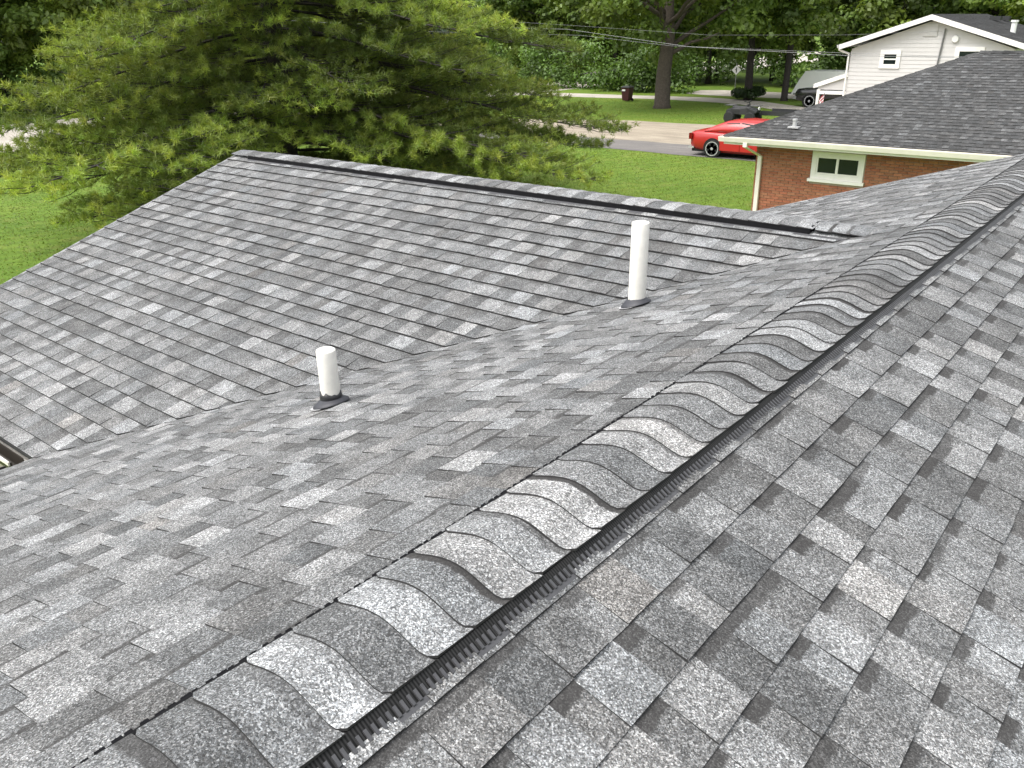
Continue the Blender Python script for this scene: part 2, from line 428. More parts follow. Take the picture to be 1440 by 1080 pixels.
def shingle_pieces(region, O, U, S, s0, ranges, seed, tones, tk=.0085, rec=.48):
    """every tab of every course as (top polygon, drop) in world space with its colour attributes"""
    O, U, S = np.array(O, float), np.array(U, float), np.array(S, float)
    N = np.cross(U, S); N = N if N[2] > 0 else -N
    region = ccw(region); r = random.Random(seed)
    ulo, uhi = min(p[0] for p in region), max(p[0] for p in region)
    slo, shi = min(p[1] for p in region), max(p[1] for p in region)
    out = []; k = 0
    tt, tr = tones
    while s0+EXP*k < slo: k += 1
    while s0+EXP*(k-1) < shi:
        sb = s0+EXP*k+r.uniform(-.002, .002); st = s0+EXP*(k-1)-.004
        u = ulo-r.uniform(0, .4); tooth = r.random() < .5; drift = r.uniform(.93, 1.07)
        while u < uhi:
            w = r.choice((.11, .125, .14, .155, .18))*r.uniform(.95, 1.05) if tooth else r.choice((.08, .095, .11, .125, .145))*r.uniform(.95, 1.05)
            sk = r.uniform(-.002, .002)
            cell = [(u, st), (u+w, st), (u+w+sk, sb+r.uniform(-.0015, .0015)), (u+sk, sb)]
            pl = clip(cell, region)
            if len(pl) > 2 and area2(pl) > 2e-4:
                h = (tk if tooth else tk*rec)*r.uniform(.85, 1.18)
                base = pick(r, tt if tooth else tr)*r.uniform(.93, 1.07)*drift
                band = (0. if tooth and r.random() < .82 else r.uniform(.65, 1.))*(.45 if rec > .6 else 1)
                warm = min(1, max(0, r.gauss(.42, .09)))
                if r.random() < .008: warm = .85
                tone = (base, warm, band, r.uniform(.66, .80))
                top, bot, uv = [], [], []
                for (a, s) in pl:
                    v = 1-(s-st)/(sb-st)
                    p = O+U*a+S*s
                    top.append(p+N*(.0012+h*(1-v))); bot.append(p-N*.003); uv.append((a, v, 0))
                out.append((top, bot, uv, tone))
            u += w; tooth = not tooth
        k += 1
    return out
def put_piece(mb, pc):
    top, bot, uv, tone = pc; n = len(top)
    b = mb.add(top+bot, tone, uv+uv)
    mb.face([b+i for i in range(n)], 0)
    for i in range(n):
        j = (i+1) % n; mb.face([b+i, b+j, b+n+j, b+n+i], 1)
def screen_area(top):
    q = [pix(p) for p in top]
    if any(x is None for x in q): return 0
    cx, cy = sum(x[0] for x in q)/len(q), sum(x[1] for x in q)/len(q)
    if not (-20 < cx < 1460 and -20 < cy < 1100): return 0
    return area2([(x[0], x[1]) for x in q])

TT1 = ([(.18, .108), (.36, .140), (.34, .172), (.12, .202)], [(.36, .098), (.40, .124), (.24, .160)])
TTW = ([(.16, .110), (.40, .138), (.32, .172), (.12, .205)], [(.40, .098), (.42, .122), (.18, .155)])
TTL = ([(.18, .104), (.42, .138), (.28, .175), (.12, .215)], [(.40, .098), (.42, .122), (.18, .158)])
slope_defs = {
 'right': ([(YN, .165), (YE, .165), (YE, SE), (YN, SE)], (0, 0, 0), (0, 1, 0), (CT, 0, -ST), .052, 11),
 'left':  ([(YN, .13), (YB, .13), (YB, -XJ/CT), (YB-(SE*CT+XJ), SE), (YN, SE)], (0, 0, 0), (0, 1, 0), (-CT, 0, -ST), .045, 12),
 'left_far': ([(YB, .13), (YE, .13), (YE, (YE-YB-XJ)/CT), (YB, -XJ/CT)], (0, 0, 0), (0, 1, 0), (-CT, 0, -ST), .045, 13),
 'wing': ([(XR, .10), (XJ-.10*CT, .10), (XJ-SEW*CT, SEW), (XR, SEW)], (0, YB, ZB), (1, 0, 0), (0, -CT, -ST), .0765, 14),
 'wing_far': ([(XR, .10), (XJ-.10*CT, .10), (XJ-SEW*CT, SEW), (XR, SEW)], (0, YB, ZB), (1, 0, 0), (0, CT, -ST), .0765, 15)}
allp = []
for key, (reg, O, U, S, s0, sdd) in slope_defs.items():
    for pc in shingle_pieces(reg, O, U, S, s0, None, sdd, TTW if key.startswith('wing') else (TT1 if key == 'right' else TTL), .0145 if key.startswith('wing') else .0078, .8 if key.startswith('wing') else .48):
        allp.append([0, key, pc])
for q in allp:
    if q[1] != 'wing_far': q[0] = screen_area(q[2][0])
allp.sort(key=lambda q: -q[0])
decks = {}
for key, (reg, O, U, S, s0, sdd) in slope_defs.items():
    O, U, S = map(lambda q: np.array(q, float), (O, U, S)); N = np.cross(U, S); N = N if N[2] > 0 else -N
    rg = [(a, (0. if s < .2 else s)) for a, s in reg]
    if key.startswith('wing'): rg = [(a if i != 1 else XJ, s) for i, (a, s) in enumerate(rg)]
    mb = MB(); mb.prism([O+U*a+S*s-N*.006 for a, s in rg], -N*.05)
    decks[key] = mb.build('roof_slope', M['underlay'], house, origin='c')
for i, (ar, key, pc) in enumerate(allp[:300]):
    mb = MB(); put_piece(mb, pc); mb.build('shingle', [M['shingle'], M['asphalt_edge']], decks[key], origin='c')
for key in slope_defs:
    mb = MB()
    for ar, k2, pc in allp[300:]:
        if k2 == key: put_piece(mb, pc)
    mb.build('shingle', [M['shingle'], M['asphalt_edge']], decks[key], kind='stuff', recalc=True)

# ridge caps: short curved shingles lapped over a raised plastic ridge vent
def cap_profile(w_l, w_r, lift, rr, n=11):
    P = []
    for i in range(n):
        x = -w_l+(w_l+w_r)*i/(n-1)
        z = lift-math.sqrt((TT*x)**2+rr*rr)+rr*.55
        z += .16*max(0, abs(x)-.095)
        P.append((x, z))
    return P
def ridge_caps(n, a0, step, prof, place, seed, parent, dn=+1):
    r = random.Random(seed); last = None
    for i in range(n):
        tone = pick(r, [(.24, .098), (.32, .138), (.26, .182), (.18, .228)])
        if last is not None and tone == last and r.random() < .6: tone = pick(r, [(.4, .098), (.35, .138), (.25, .20)])
        last = tone
        warm = min(1, max(0, r.gauss(.42, .11)))
        a = a0+i*step; b = a+step+.006; t = r.uniform(.0042, .0066); j = r.uniform(-.004, .004); jb = r.uniform(-.003, .003)
        mb = MB(); m_ = len(prof)
        band = r.choice((0, .35, .6, .8, 1)); thr = r.uniform(.66, .90)
        attr = (tone, warm, band, thr)
        near, far, lown, lowf, uv0, uv1 = [], [], [], [], [], []
        for q, (x, z) in enumerate(prof):
            e = abs(q/(m_-1)*2-1); rd = .012*max(0, e-.86)/.14
            near.append(place(x+j, a+jb+rd, z+t)); far.append(place(x+j, b, z+.0006))
            lown.append(place(x+j, a+jb+rd, z-.002)); lowf.append(place(x+j, b, z-.003))
            uv0.append((x, 0, 0)); uv1.append((x, 1, 0))
        A = mb.add(near, attr, uv0); B = mb.add(far, attr, uv1); Cc = mb.add(lown, attr, uv0); D = mb.add(lowf, attr, uv1)
        for q in range(m_-1):
            mb.face([A+q, A+q+1, B+q+1, B+q], 0); mb.face([A+q, Cc+q, Cc+q+1, A+q+1], 1); mb.face([Cc+q, D+q, D+q+1, Cc+q+1], 1)
        mb.face([A, B, D, Cc], 1); mb.face([A+m_-1, Cc+m_-1, D+m_-1, B+m_-1], 1)
        mb.build('ridge_cap', [M['shingle'], M['asphalt_edge']], parent, origin='c')
_px = [-.158, -.12, -.08, -.045, -.015, .015, .045, .075, .100, .118, .137]
_pz = [-.027, -.0135, -.001, .0065, .0085, .0045, -.005, -.0165, -.0245, -.0255, -.0215]
prA = [(x, float(np.interp(x, _px, _pz))) for x in np.linspace(-.158, .137, 17)]
ventA = MB()
zl, zr = prA[0][1], prA[-1][1]
plane = lambda x: -abs(x)*TT
# baffle body under the caps with its two outer faces
ventA.loft([[(-.157, y, zl-.004), (-.08, y, -.008), (-.03, y, -.002), (.02, y, -.008), (.10, y, -.034), (.136, y, zr-.004), (.138, y, zr-.006), (.1655, y, plane(.1655)+.006), (.1655, y, plane(.1655)-.002), (-.165, y, plane(.165)-.002), (-.165, y, plane(.165)+.010)] for y in (YN, YE-.02)])
vA = ventA.build('ridge_vent', M['ribbed'], house, origin=(0, 3.3, 0))
ridge_caps(int((YE+.25)/.1135)+1, -.27, .1135, prA, lambda x, y, z: (x, y, z), 31, vA)
# grey bars between the black slots, on the sloping face towards us
barm = None; rest = MB(); nslot = int((YE-.05)/.0175)
x0, x1 = .1490, .1675
dz = lambda x: (zr-.006)+(plane(.1655)+.006-(zr-.006))*(x-.138)/(.1655-.138)
def bar(mb, y):
    mb.hexa([(x0, y-.0042, dz(x0)-.006), (x1, y-.0042, dz(x1)-.004), (x1, y+.0042, dz(x1)-.004), (x0, y+.0042, dz(x0)-.006),
             (x0+.001, y-.0036, dz(x0)+.0035), (x1+.001, y-.0036, dz(x1)+.0045), (x1+.001, y+.0036, dz(x1)+.0045), (x0+.001, y+.0036, dz(x0)+.0035)])
proto = None
for i in range(nslot):
    y = .1+i*.0175
    if y < .45: continue
    if i < 145:
        if proto is None:
            mb = MB(); bar(mb, y); proto = mb.build('vent_bar', M['vent_grey'], vA, origin=(x0, y, 0)); py = y
        else:
            o = proto.copy(); COL.objects.link(o); o.location.y = proto.location.y+(y-py)
    else: bar(rest, y)
rest.build('vent_bar', M['vent_grey'], vA, kind='stuff')
# flanges: a thin lip on the right, a dashed black lip on the left
mb = MB(); mb.hexa([(.1660, YN, plane(.166)-.002), (.1765, YN, plane(.1765)-.002), (.1765, YE-.02, plane(.1765)-.002), (.166, YE-.02, plane(.166)-.002),
                    (.1660, YN, plane(.166)+.0065), (.1765, YN, plane(.1765)+.0055), (.1765, YE-.02, plane(.1765)+.0055), (.166, YE-.02, plane(.166)+.0065)])
mb.build('vent_flange', M['vent_grey'], vA)
LZ = zl-.003
mb = MB(); mb.hexa([(-.174, YN, LZ-.016), (-.153, YN, LZ-.010), (-.153, YE-.02, LZ-.010), (-.174, YE-.02, LZ-.016), (-.174, YN, LZ-.006), (-.153, YN, LZ+.003), (-.153, YE-.02, LZ+.003), (-.174, YE-.02, LZ-.006)])
mb.build('vent_lip', M['vent'], vA)
mb = MB(); y = -.3; rl = random.Random(4)
while y < YE-.05:
    mb.box(-.178, -.168, y, y+.016+rl.uniform(-.005, .005), LZ-.02, LZ-.0045+rl.uniform(-.002, .001)); y += .027+rl.uniform(-.004, .004)
mb.build('vent_tooth', M['vent'], vA, kind='stuff')

# wing ridge
prB = cap_profile(.150, .150, .026, .036, 11)
XV0, XV1 = XR+.32, -.86                       # the vent stops short of both ends of the wing ridge
vb = MB(); zb = prB[0][1]
vb.loft([[(x, YB-.150, ZB+zb-.004), (x, YB, ZB+prB[5][1]-.012), (x, YB+.150, ZB+zb-.004), (x, YB+.166, ZB+plane(.166)+.010), (x, YB+.166, ZB+plane(.166)-.002), (x, YB-.160, ZB+plane(.160)-.002), (x, YB-.160, ZB+plane(.160)+.010)] for x in (XV0, XV1)])
vB = vb.build('ridge_vent', M['vent'], house, origin=(-4, YB, ZB))
mb = MB(); mb.hexa([(XV0, YB-.184, ZB+plane(.184)-.002), (XV1+.7, YB-.184, ZB+plane(.184)-.002), (XV1+.7, YB-.1605, ZB+plane(.1605)-.002), (XV0, YB-.1605, ZB+plane(.1605)-.002),
                    (XV0, YB-.184, ZB+plane(.184)+.012), (XV1+.7, YB-.184, ZB+plane(.184)+.012), (XV1+.7, YB-.1605, ZB+plane(.1605)+.012), (XV0, YB-.1605, ZB+plane(.1605)+.012)])
mb.build('vent_flange', M['vent_grey'], vB)
mb = MB()
for sgn in (-1, 1):
    mb.hexa([(XV1, YB, ZB-.01), (XV1+.014, YB, ZB-.01), (XV1+.014, YB+sgn*.158, ZB+plane(.158)), (XV1, YB+sgn*.158, ZB+plane(.158)),
             (XV1, YB, ZB+prB[5][1]+.004), (XV1+.014, YB, ZB+prB[5][1]+.004), (XV1+.014, YB+sgn*.153, ZB+zb), (XV1, YB+sgn*.153, ZB+zb)])
mb.build('end_plug', M['vent'], vB)
ridge_caps(int((XV1-XV0)/.1135)+1, XV0-.01, .1135, prB, lambda x, y, z: (y, YB+x, ZB+z), 32, vB)
prC = cap_profile(.150, .150, .020, .022, 9)
ridge_caps(6, XV1+.03, .1135, prC, lambda x, y, z: (y, YB+x, ZB+z), 33, house)
ridge_caps(3, XR-.01, .1135, prC, lambda x, y, z: (y, YB+x, ZB+z), 34, house)

# fascias, rakes, drip edges, walls
def wedge_board(mb, a, b, down, side, th):
    a, b, side = Vector(a), Vector(b), Vector(side).normalized()*th; d = Vector((0, 0, -down))
    mb.hexa([a+d, b+d, b+d+side, a+d+side, a, b, b+side, a+side]); return mb
for (a, b, side, nm) in (
    ((XR-.012, YB, ZB+.006), (XR-.012, YB-SEW*CT, ZB-SEW*ST+.006), (1, 0, 0), 'rake_trim'),
    ((XR-.012, YB, ZB+.006), (XR-.012, YB+SEW*CT, ZB-SEW*ST+.006), (1, 0, 0), 'rake_trim'),
    ((0, YE+.012, .006), (-SE*CT, YE+.012, -SE*ST+.006), (0, -1, 0), 'rake_trim'),
    ((0, YE+.012, .006), (SE*CT, YE+.012, -SE*ST+.006), (0, -1, 0), 'rake_trim')):
    mb = MB(); wedge_board(mb, a, b, .012, Vector(side), .03); wedge_board(mb, Vector(a)+Vector(side)*.01-Vector((0, 0, .013)), Vector(b)+Vector(side)*.01-Vector((0, 0, .013)), .15, Vector(side), .022)
    mb.build(nm, M['flange'], house)
ZE = -SE*ST
def gutter(name, a, b, out, parent, mats, w=.11, h=.10):
    """open trough along an eave from a to b, 'out' is the horizontal direction away from the wall"""
    a, b, o = Vector(a), Vector(b), Vector(out)
    prof = [(0, .0), (0, -h), (w*.75, -h), (w, -.012), (w, 0), (w-.012, 0), (w-.012, -.012), (w*.75-.006, -h+.006), (.006, -h+.006), (.006, 0)]
    mb = MB(); mb.loft([[p+o*x+Vector((0, 0, z)) for x, z in prof] for p in (a, b)])
    return mb.build(name, mats, parent)
gutter('gutter', (XR+.02, YB-SEW*CT-.012, ZE-.03), (-SE*CT-.13, YB-SEW*CT-.012, ZE-.03), (0, -1, 0), house, M['gutter_brown'], .085)
gutter('gutter', (-SE*CT-.012, YN, ZE-.03), (-SE*CT-.012, YB-SEW*CT-.13, ZE-.03), (-1, 0, 0), house, M['gutter_brown'])
mb = MB(); mb.box(XR+.02, -SE*CT-.13, YB-SEW*CT-.108, YB-SEW*CT-.098, ZE-.050, ZE-.022)
mb.build('gutter_lip', M['gutter'], house)
for nm, bx in (('wall', (-3.9, 3.9, YN+.1, YE-.3, GZ, ZE-.12)), ('wall', (XR+.4, -3.905, YB-SEW*CT+.45, YB+SEW*CT-.45, GZ, ZE-.12))):
    mb = MB(); mb.box(*bx); mb.build(nm, M['siding_tan'], house)
for bx in ((-SE*CT+.02, -3.91, YN+.05, YB-SEW*CT, ZE-.14, ZE-.122), (XR+.05, -SE*CT+.01, YB-SEW*CT+.02, YB-SEW*CT+.44, ZE-.142, ZE-.124)):
    mb = MB(); mb.box(*bx); mb.build('soffit', M['trim'], house)
mb = MB(); mb.prism([(XR+.4, YB-SEW*CT+.45, ZE-.115), (XR+.4, YB+SEW*CT-.45, ZE-.115), (XR+.4, YB, ZB-.08)], (.08, 0, 0)); mb.build('gable_wall', M['siding_tan'], house)
mb = MB(); mb.prism([(-3.9, YE-.31, ZE-.115), (3.9, YE-.31, ZE-.115), (0, YE-.31, -.08)], (0, -.08, 0)); mb.build('gable_wall', M['siding_tan'], house)

# ------------------------------------------------------------------ plumbing vent pipes
def vent_pipe(base, h, r, lean, label, collar_h, flange_r):
    e = empty('vent_pipe', base, label, 'vent pipe', 'white vent pipes through the roof')
    b = Vector(base); up = Vector((lean[0], lean[1], 1)); N = Vector((-ST, 0, CT)); S = Vector((-CT, 0, -ST)); Y = Vector((0, 1, 0))
    mb = MB(); seg = 22
    zz = [0, .3*h, .6*h, h-.008, h-.002, h, h, h-.012]; rr = [r, r, r, r, r-.002, r-.005, r-.012, r-.013]
    rings = [mb.add([b+up*z+Vector((math.cos(2*PI*k/seg)*q, math.sin(2*PI*k/seg)*q, 0)) for k in range(seg)]) for z, q in zip(zz, rr)]
    for r0, r1 in zip(rings, rings[1:]):
        for k in range(seg): mb.face([r0+k, r0+(k+1) % seg, r1+(k+1) % seg, r1+k])
    mb.face([rings[-1]+k for k in range(seg)])
    o = mb.build('pipe', M['pvc'], e, recalc=False)
    for p in o.data.polygons: p.use_smooth = len(p.vertices) == 4 and abs(p.normal.z) < .6
    # rubber collar hugging the pipe, irregular upper edge
    mb = MB(); rg = random.Random(int(h*100)); jag = [rg.uniform(-.008, .012) for _ in range(seg)]
    c0 = .040 if collar_h > .03 else .026
    rows = [[b+up*(c0-.012)+Vector((math.cos(2*PI*k/seg)*(r+.007), math.sin(2*PI*k/seg)*(r+.007), 0)) for k in range(seg)],
            [b+up*(c0+.5*collar_h)+Vector((math.cos(2*PI*k/seg)*(r+.008), math.sin(2*PI*k/seg)*(r+.008), 0)) for k in range(seg)],
            [b+up*(c0+collar_h+jag[k])+Vector((math.cos(2*PI*k/seg)*(r+.006), math.sin(2*PI*k/seg)*(r+.006), 0)) for k in range(seg)],
            [b+up*(c0+collar_h+jag[k])+Vector((math.cos(2*PI*k/seg)*(r-.002), math.sin(2*PI*k/seg)*(r-.002), 0)) for k in range(seg)]]
    rings = [mb.add(x) for x in rows]
    for r0, r1 in zip(rings, rings[1:]):
        for k in range(seg): mb.face([r0+k, r0+(k+1) % seg, r1+(k+1) % seg, r1+k])
    mb.build('collar', M['rubber'], e, recalc=False, smooth=True)
    # domed boot lying on the slope
    mb = MB(); prof = [(flange_r, .004), (flange_r*.97, .012), (flange_r*.84, .020), (r+.016, .029), (r+.004, .038), (r-.004, .039)]
    def ring(q, hh): return mb.add([b+N*(hh+.008)+(S*math.cos(2*PI*k/28)+Y*math.sin(2*PI*k/28))*q for k in range(28)])
    rings = [ring(q, hh) for q, hh in prof]
    for r0, r1 in zip(rings, rings[1:]):
        for k in range(28): mb.face([r0+k, r0+(k+1) % 28, r1+(k+1) % 28, r1+k])
    bt = mb.build('boot', M['boot'], e, recalc=True, smooth=True)
    # pale metal edge of the flashing showing below and beside the boot
    mb = MB(); q0 = flange_r*1.0; q1 = flange_r*1.13
    n = 20; A = [mb.add([b+N*.0105+(S*math.cos(t)+Y*math.sin(t))*q for q in (q0, q1)]) for t in [(-1.9+2.6*i/n) for i in range(n+1)]]
    for a0, a1 in zip(A, A[1:]): mb.face([a0, a0+1, a1+1, a1])
    mb.build('flashing_edge', M['sealant'], e, recalc=True)
    return e
vent_pipe((-2.181, 2.453, -.708), .315, .050, (.02, -.02), 'short white vent pipe with a thick black collar on the left-hand slope', .040, .098)
vent_pipe((-1.362, 4.112, -.442), .50, .051, (.012, -.004), 'tall white vent pipe standing right beside the valley near the wing ridge', .010, .092)

# white cabinet down in the gap between the two eaves
cab = empty('utility_cabinet', (-10.4, 2.75, GZ), 'white metal cabinet on the ground, seen in the gap between the two eaves', 'cabinet')
mb = MB(); mb.box(-11.2, -10.15, 2.3, 3.25, GZ+.05, GZ+.78); mb.build('cabinet_body', M['siding_grey'], cab)
mb = MB(); mb.box(-11.24, -10.11, 2.26, 3.29, GZ+.781, GZ+.83); mb.build('lid', M['white_body'], cab)
mb = MB(); mb.box(-11.4, -10.0, 2.1, 3.45, GZ+.0, GZ+.049); mb.build('slab', M['mortar'], cab)

# ------------------------------------------------------------------ brick house next door
BX, BY, BZ = -8.41, 19.99, -1.50             # eave corner
BW, BL, BP = 4.5, 17.0, .405                 # half depth, length, roof pitch
bh = empty('brick_house', (BX+BL/2, BY+BW, GZ), 'red brick ranch house with a dark grey hip roof beyond the main ridge', 'house')
wx0, wx1, wy0, wy1 = BX+.62, BX+BL-.62, BY+.62, BY+2*BW-.62
mb = MB(); mb.box(wx0+.03, wx1-.03, wy0+.03, wy1-.03, GZ, BZ-.16)
bwall = mb.build('wall', M['mortar'], bh, origin='c')
WIN = (-6.37, -5.09, -2.50, -1.79)           # outer trim of the slider
rb = random.Random(5); cand = []
CH = .0677
def brick_tone(): 
    k = rb.uniform(.82, 1.18); h = rb.random()
    return (.33*k, (.116+.034*h)*k, (.064+.018*h)*k, 1)
z = BZ-.185; row = 0
while z > GZ:
    off = (row % 2)*.1015
    x = wx0-off+0.0
    while x < wx1:
        a, b = max(x, wx0), min(x+.1925, wx1); x += .203
        if b-a < .03: continue
        if z-.057 < WIN[3] and z > WIN[2]:
            if a < WIN[0]-.005 and b > WIN[0]-.005: b = WIN[0]-.005
            elif a < WIN[1]+.005 and b > WIN[1]+.005: a = WIN[1]+.005
            elif a >= WIN[0]-.006 and b <= WIN[1]+.006: continue
            if b-a < .02: continue
        cand.append(('f', a, b, z))
    y = wy0+.10+off*.5
    while y < wy0+3.0:
        cand.append(('s', y, min(y+.1925, wy0+3.0), z)); y += .203
    z -= CH; row += 1
def brick_geo(mb, c):
    d = rb.uniform(.004, .011)
    if c[0] == 'f': mb.box(c[1], c[2], wy0+.012-d, wy0+.06, c[3]-.057, c[3], 0, brick_tone())
    else: mb.box(wx0+.012-d, wx0+.06, c[1], c[2], c[3]-.057, c[3], 0, brick_tone())
def vis(c):
    if c[0] != 'f': return 1e6
    q = pix((c[1], wy0, c[3])); return 0 if 1050 < q[0] < 1370 and 200 < q[1] < 300 else 1e6
cand.sort(key=lambda c: (vis(c), c[1]+2.0*abs(c[3]+1.7)))
rest = MB()
for i, c in enumerate(cand):
    if i < 300 and vis(c) == 0:
        mb = MB(); brick_geo(mb, c); mb.build('brick', M['brick'], bwall, origin='c')
    else: brick_geo(rest, c)
rest.build('brick', M['brick'], bwall, kind='stuff')
# roof: four hips with shingles on the two faces that can be seen
RZ = BZ+BP*BW
cor = {'a': (BX, BY, BZ), 'b': (BX+BL, BY, BZ), 'c': (BX+BL, BY+2*BW, BZ), 'd': (BX, BY+2*BW, BZ), 'e': (BX+BW, BY+BW, RZ), 'f': (BX+BL-BW, BY+BW, RZ)}
mb = MB(); b0 = mb.add([cor[k] for k in 'abcdef']+[(p[0], p[1], p[2]-.02) for p in [cor[k] for k in 'abcd']])
for f in ((0, 1, 5, 4), (1, 2, 5), (2, 3, 4, 5), (3, 0, 4), (6, 9, 8, 7)): mb.face([b0+i for i in f])
broof = mb.build('roof', M['underlay'], bh, origin='c')
ba = math.atan(BP); BS = BW/math.cos(ba)
TT2 = ([(.45, .052), (.40, .070), (.15, .095)], [(.6, .052), (.4, .068)])
mb = MB()
for pc in shingle_pieces([(BX, BS), (BX+BW, 0.02), (BX+BL-BW, 0.02), (BX+BL, BS)], (0, BY+BW, RZ), (1, 0, 0), (0, -math.cos(ba), -math.sin(ba)), .05, None, 41, TT2, .012): put_piece(mb, pc)
for pc in shingle_pieces([(BY, BS), (BY+BW, 0.02), (BY+2*BW, BS)], (BX+BW, 0, RZ), (0, 1, 0), (-math.cos(ba), 0, -math.sin(ba)), .05, None, 42, TT2, .012): put_piece(mb, pc)
mb.build('shingle', [M['shingle_far'], M['asphalt_edge']], broof, kind='stuff')
def hip_caps(a, b, step, nm, parent, mat, w=.14):
    a, b = Vector(a), Vector(b); L = (b-a).length; d = (b-a)/L; n = int(L/step); side = Vector((d.y, -d.x, 0)).normalized()
    r = random.Random(int(L*100))
    for i in range(n):
        p = a+d*(i*step); q = a+d*((i+1)*step+.01); t = (r.uniform(.03, .06), .5, 0, 2)
        dn = Vector((0, 0, -w*.30))
        mb = MB(); mb.add([p+side*w+dn+Vector((0,0,.012)), p+Vector((0, 0, .035)), p-side*w+dn+Vector((0,0,.012)), q+side*w+dn, q+Vector((0, 0, .022)), q-side*w+dn], t)
        for f in ((0, 1, 4, 3), (1, 2, 5, 4), (0, 2, 1)): mb.face(f)
        mb.build(nm, [mat], parent, origin='c', recalc=False)
hip_caps(cor['a'], cor['e'], .26, 'hip_cap', broof, M['shingle_far'])
hip_caps(cor['e'], (BX+BW+3, BY+BW, RZ), .26, 'ridge_cap', broof, M['shingle_far'])
mb = MB(); mb.box(BX+.02, BX+BL-.02, BY+.02, BY+2*BW-.02, BZ-.045, BZ-.021); mb.build('soffit', M['trim'], bh)
mb = MB()
for x in np.arange(BX+.1, BX+8, .14): mb.box(x, x+.125, BY+.03, BY+.60, BZ-.052, BZ-.046)
mb.build('soffit_slat', M['trim'], bh, kind='stuff')
gutter('gutter', (BX-.10, BY-.002, BZ-.008), (BX+BL+.1, BY-.002, BZ-.008), (0, -1, 0), bh, M['gutter'], .12, .115)
gutter('gutter', (BX-.002, BY, BZ-.008), (BX-.002, BY+2*BW, BZ-.008), (-1, 0, 0), bh, M['gutter'], .12, .115)
mb = MB(); mb.box(BX+.005, BX+BL, BY+.005, BY+.019, BZ-.19, BZ-.023); mb.build('fascia', M['trim'], bh)
# frieze board at the head of the wall
mb = MB(); mb.box(wx0+.02, wx1, wy0-.005, wy0+.03, BZ-.17, BZ-.047); mb.build('frieze_board', M['trim'], bh)
# downspout: elbow back from the gutter, then down the corner
dx = -7.66
mb = MB(); 
mb.hexa([(dx-.19, BY-.10, BZ-.22), (dx-.09, BY-.10, BZ-.22), (dx-.09, BY-.02, BZ-.22), (dx-.19, BY-.02, BZ-.22), (dx-.19, BY-.10, BZ-.11), (dx-.09, BY-.10, BZ-.11), (dx-.09, BY-.02, BZ-.11), (dx-.19, BY-.02, BZ-.11)])
mb.hexa([(dx-.05, wy0-.085, BZ-.50), (dx+.05, wy0-.085, BZ-.50), (dx+.05, wy0-.012, BZ-.50), (dx-.05, wy0-.012, BZ-.50), (dx-.19, BY-.099, BZ-.221), (dx-.09, BY-.099, BZ-.221), (dx-.09, BY-.021, BZ-.221), (dx-.19, BY-.021, BZ-.221)])
mb.box(dx-.05, dx+.05, wy0-.085, wy0-.012, GZ+.1, BZ-.501)
mb.build('downspout', M['gutter'], bh)
# slider window
wf = MB(); X0, X1, Z0, Z1 = WIN; yf = wy0-.012
def frame(mb, x0, x1, z0, z1, w, y0, y1):
    mb.box(x0, x1, y0, y1, z1-w, z1); mb.box(x0, x1, y0, y1, z0, z0+w); mb.box(x0, x0+w, y0, y1, z0+w, z1-w); mb.box(x1-w, x1, y0, y1, z0+w, z1-w)
frame(wf, X0+.02, X1-.02, Z0+.07, Z1, .11, wy0-.022, wy0+.05)
wo_ = wf.build('window', M['trim'], bh, origin=((X0+X1)/2, wy0, (Z0+Z1)/2))
mb = MB(); mb.box(X0-.03, X1+.03, wy0-.075, wy0+.03, Z0, Z0+.069); mb.build('sill', M['trim'], wo_)
mb = MB(); xm = (X0+X1)/2-.01
frame(mb, X0+.132, X1-.132, Z0+.182, Z1-.112, .035, wy0-.008, wy0+.04); mb.box(xm-.028, xm+.028, wy0-.012, wy0+.04, Z0+.217, Z1-.147)
mb.build('sash', M['trim'], wo_)
for a, b in ((X0+.167, xm-.028), (xm+.028, X1-.167)):
    mb = MB(); mb.box(a, b, wy0+.022, wy0+.028, Z0+.216, Z1-.146); mb.build('pane', M['glass'], wo_)
mb = MB(); mb.box(X0+.14, X1-.14, wy0+.05, wy0+.06, Z0+.19, Z1-.12); mb.build('dark_room_panel', M['dark_interior'], wo_)  # added dark panel, the room's shade painted behind the panes
# little metal vent near the roof corner
rv = MB(); px_, py_ = BX+1.55, BY+.55; pz_ = BZ+.55*BP
rv.lathe((px_, py_, pz_), [(.05, -.02), (.05, .17), (.062, .17), (.062, .21), (.02, .215)], 12); rv.box(px_-.13, px_+.13, py_-.10, py_+.10, pz_+.0, pz_+.035)
rv.build('roof_pipe', M['sealant'], broof)

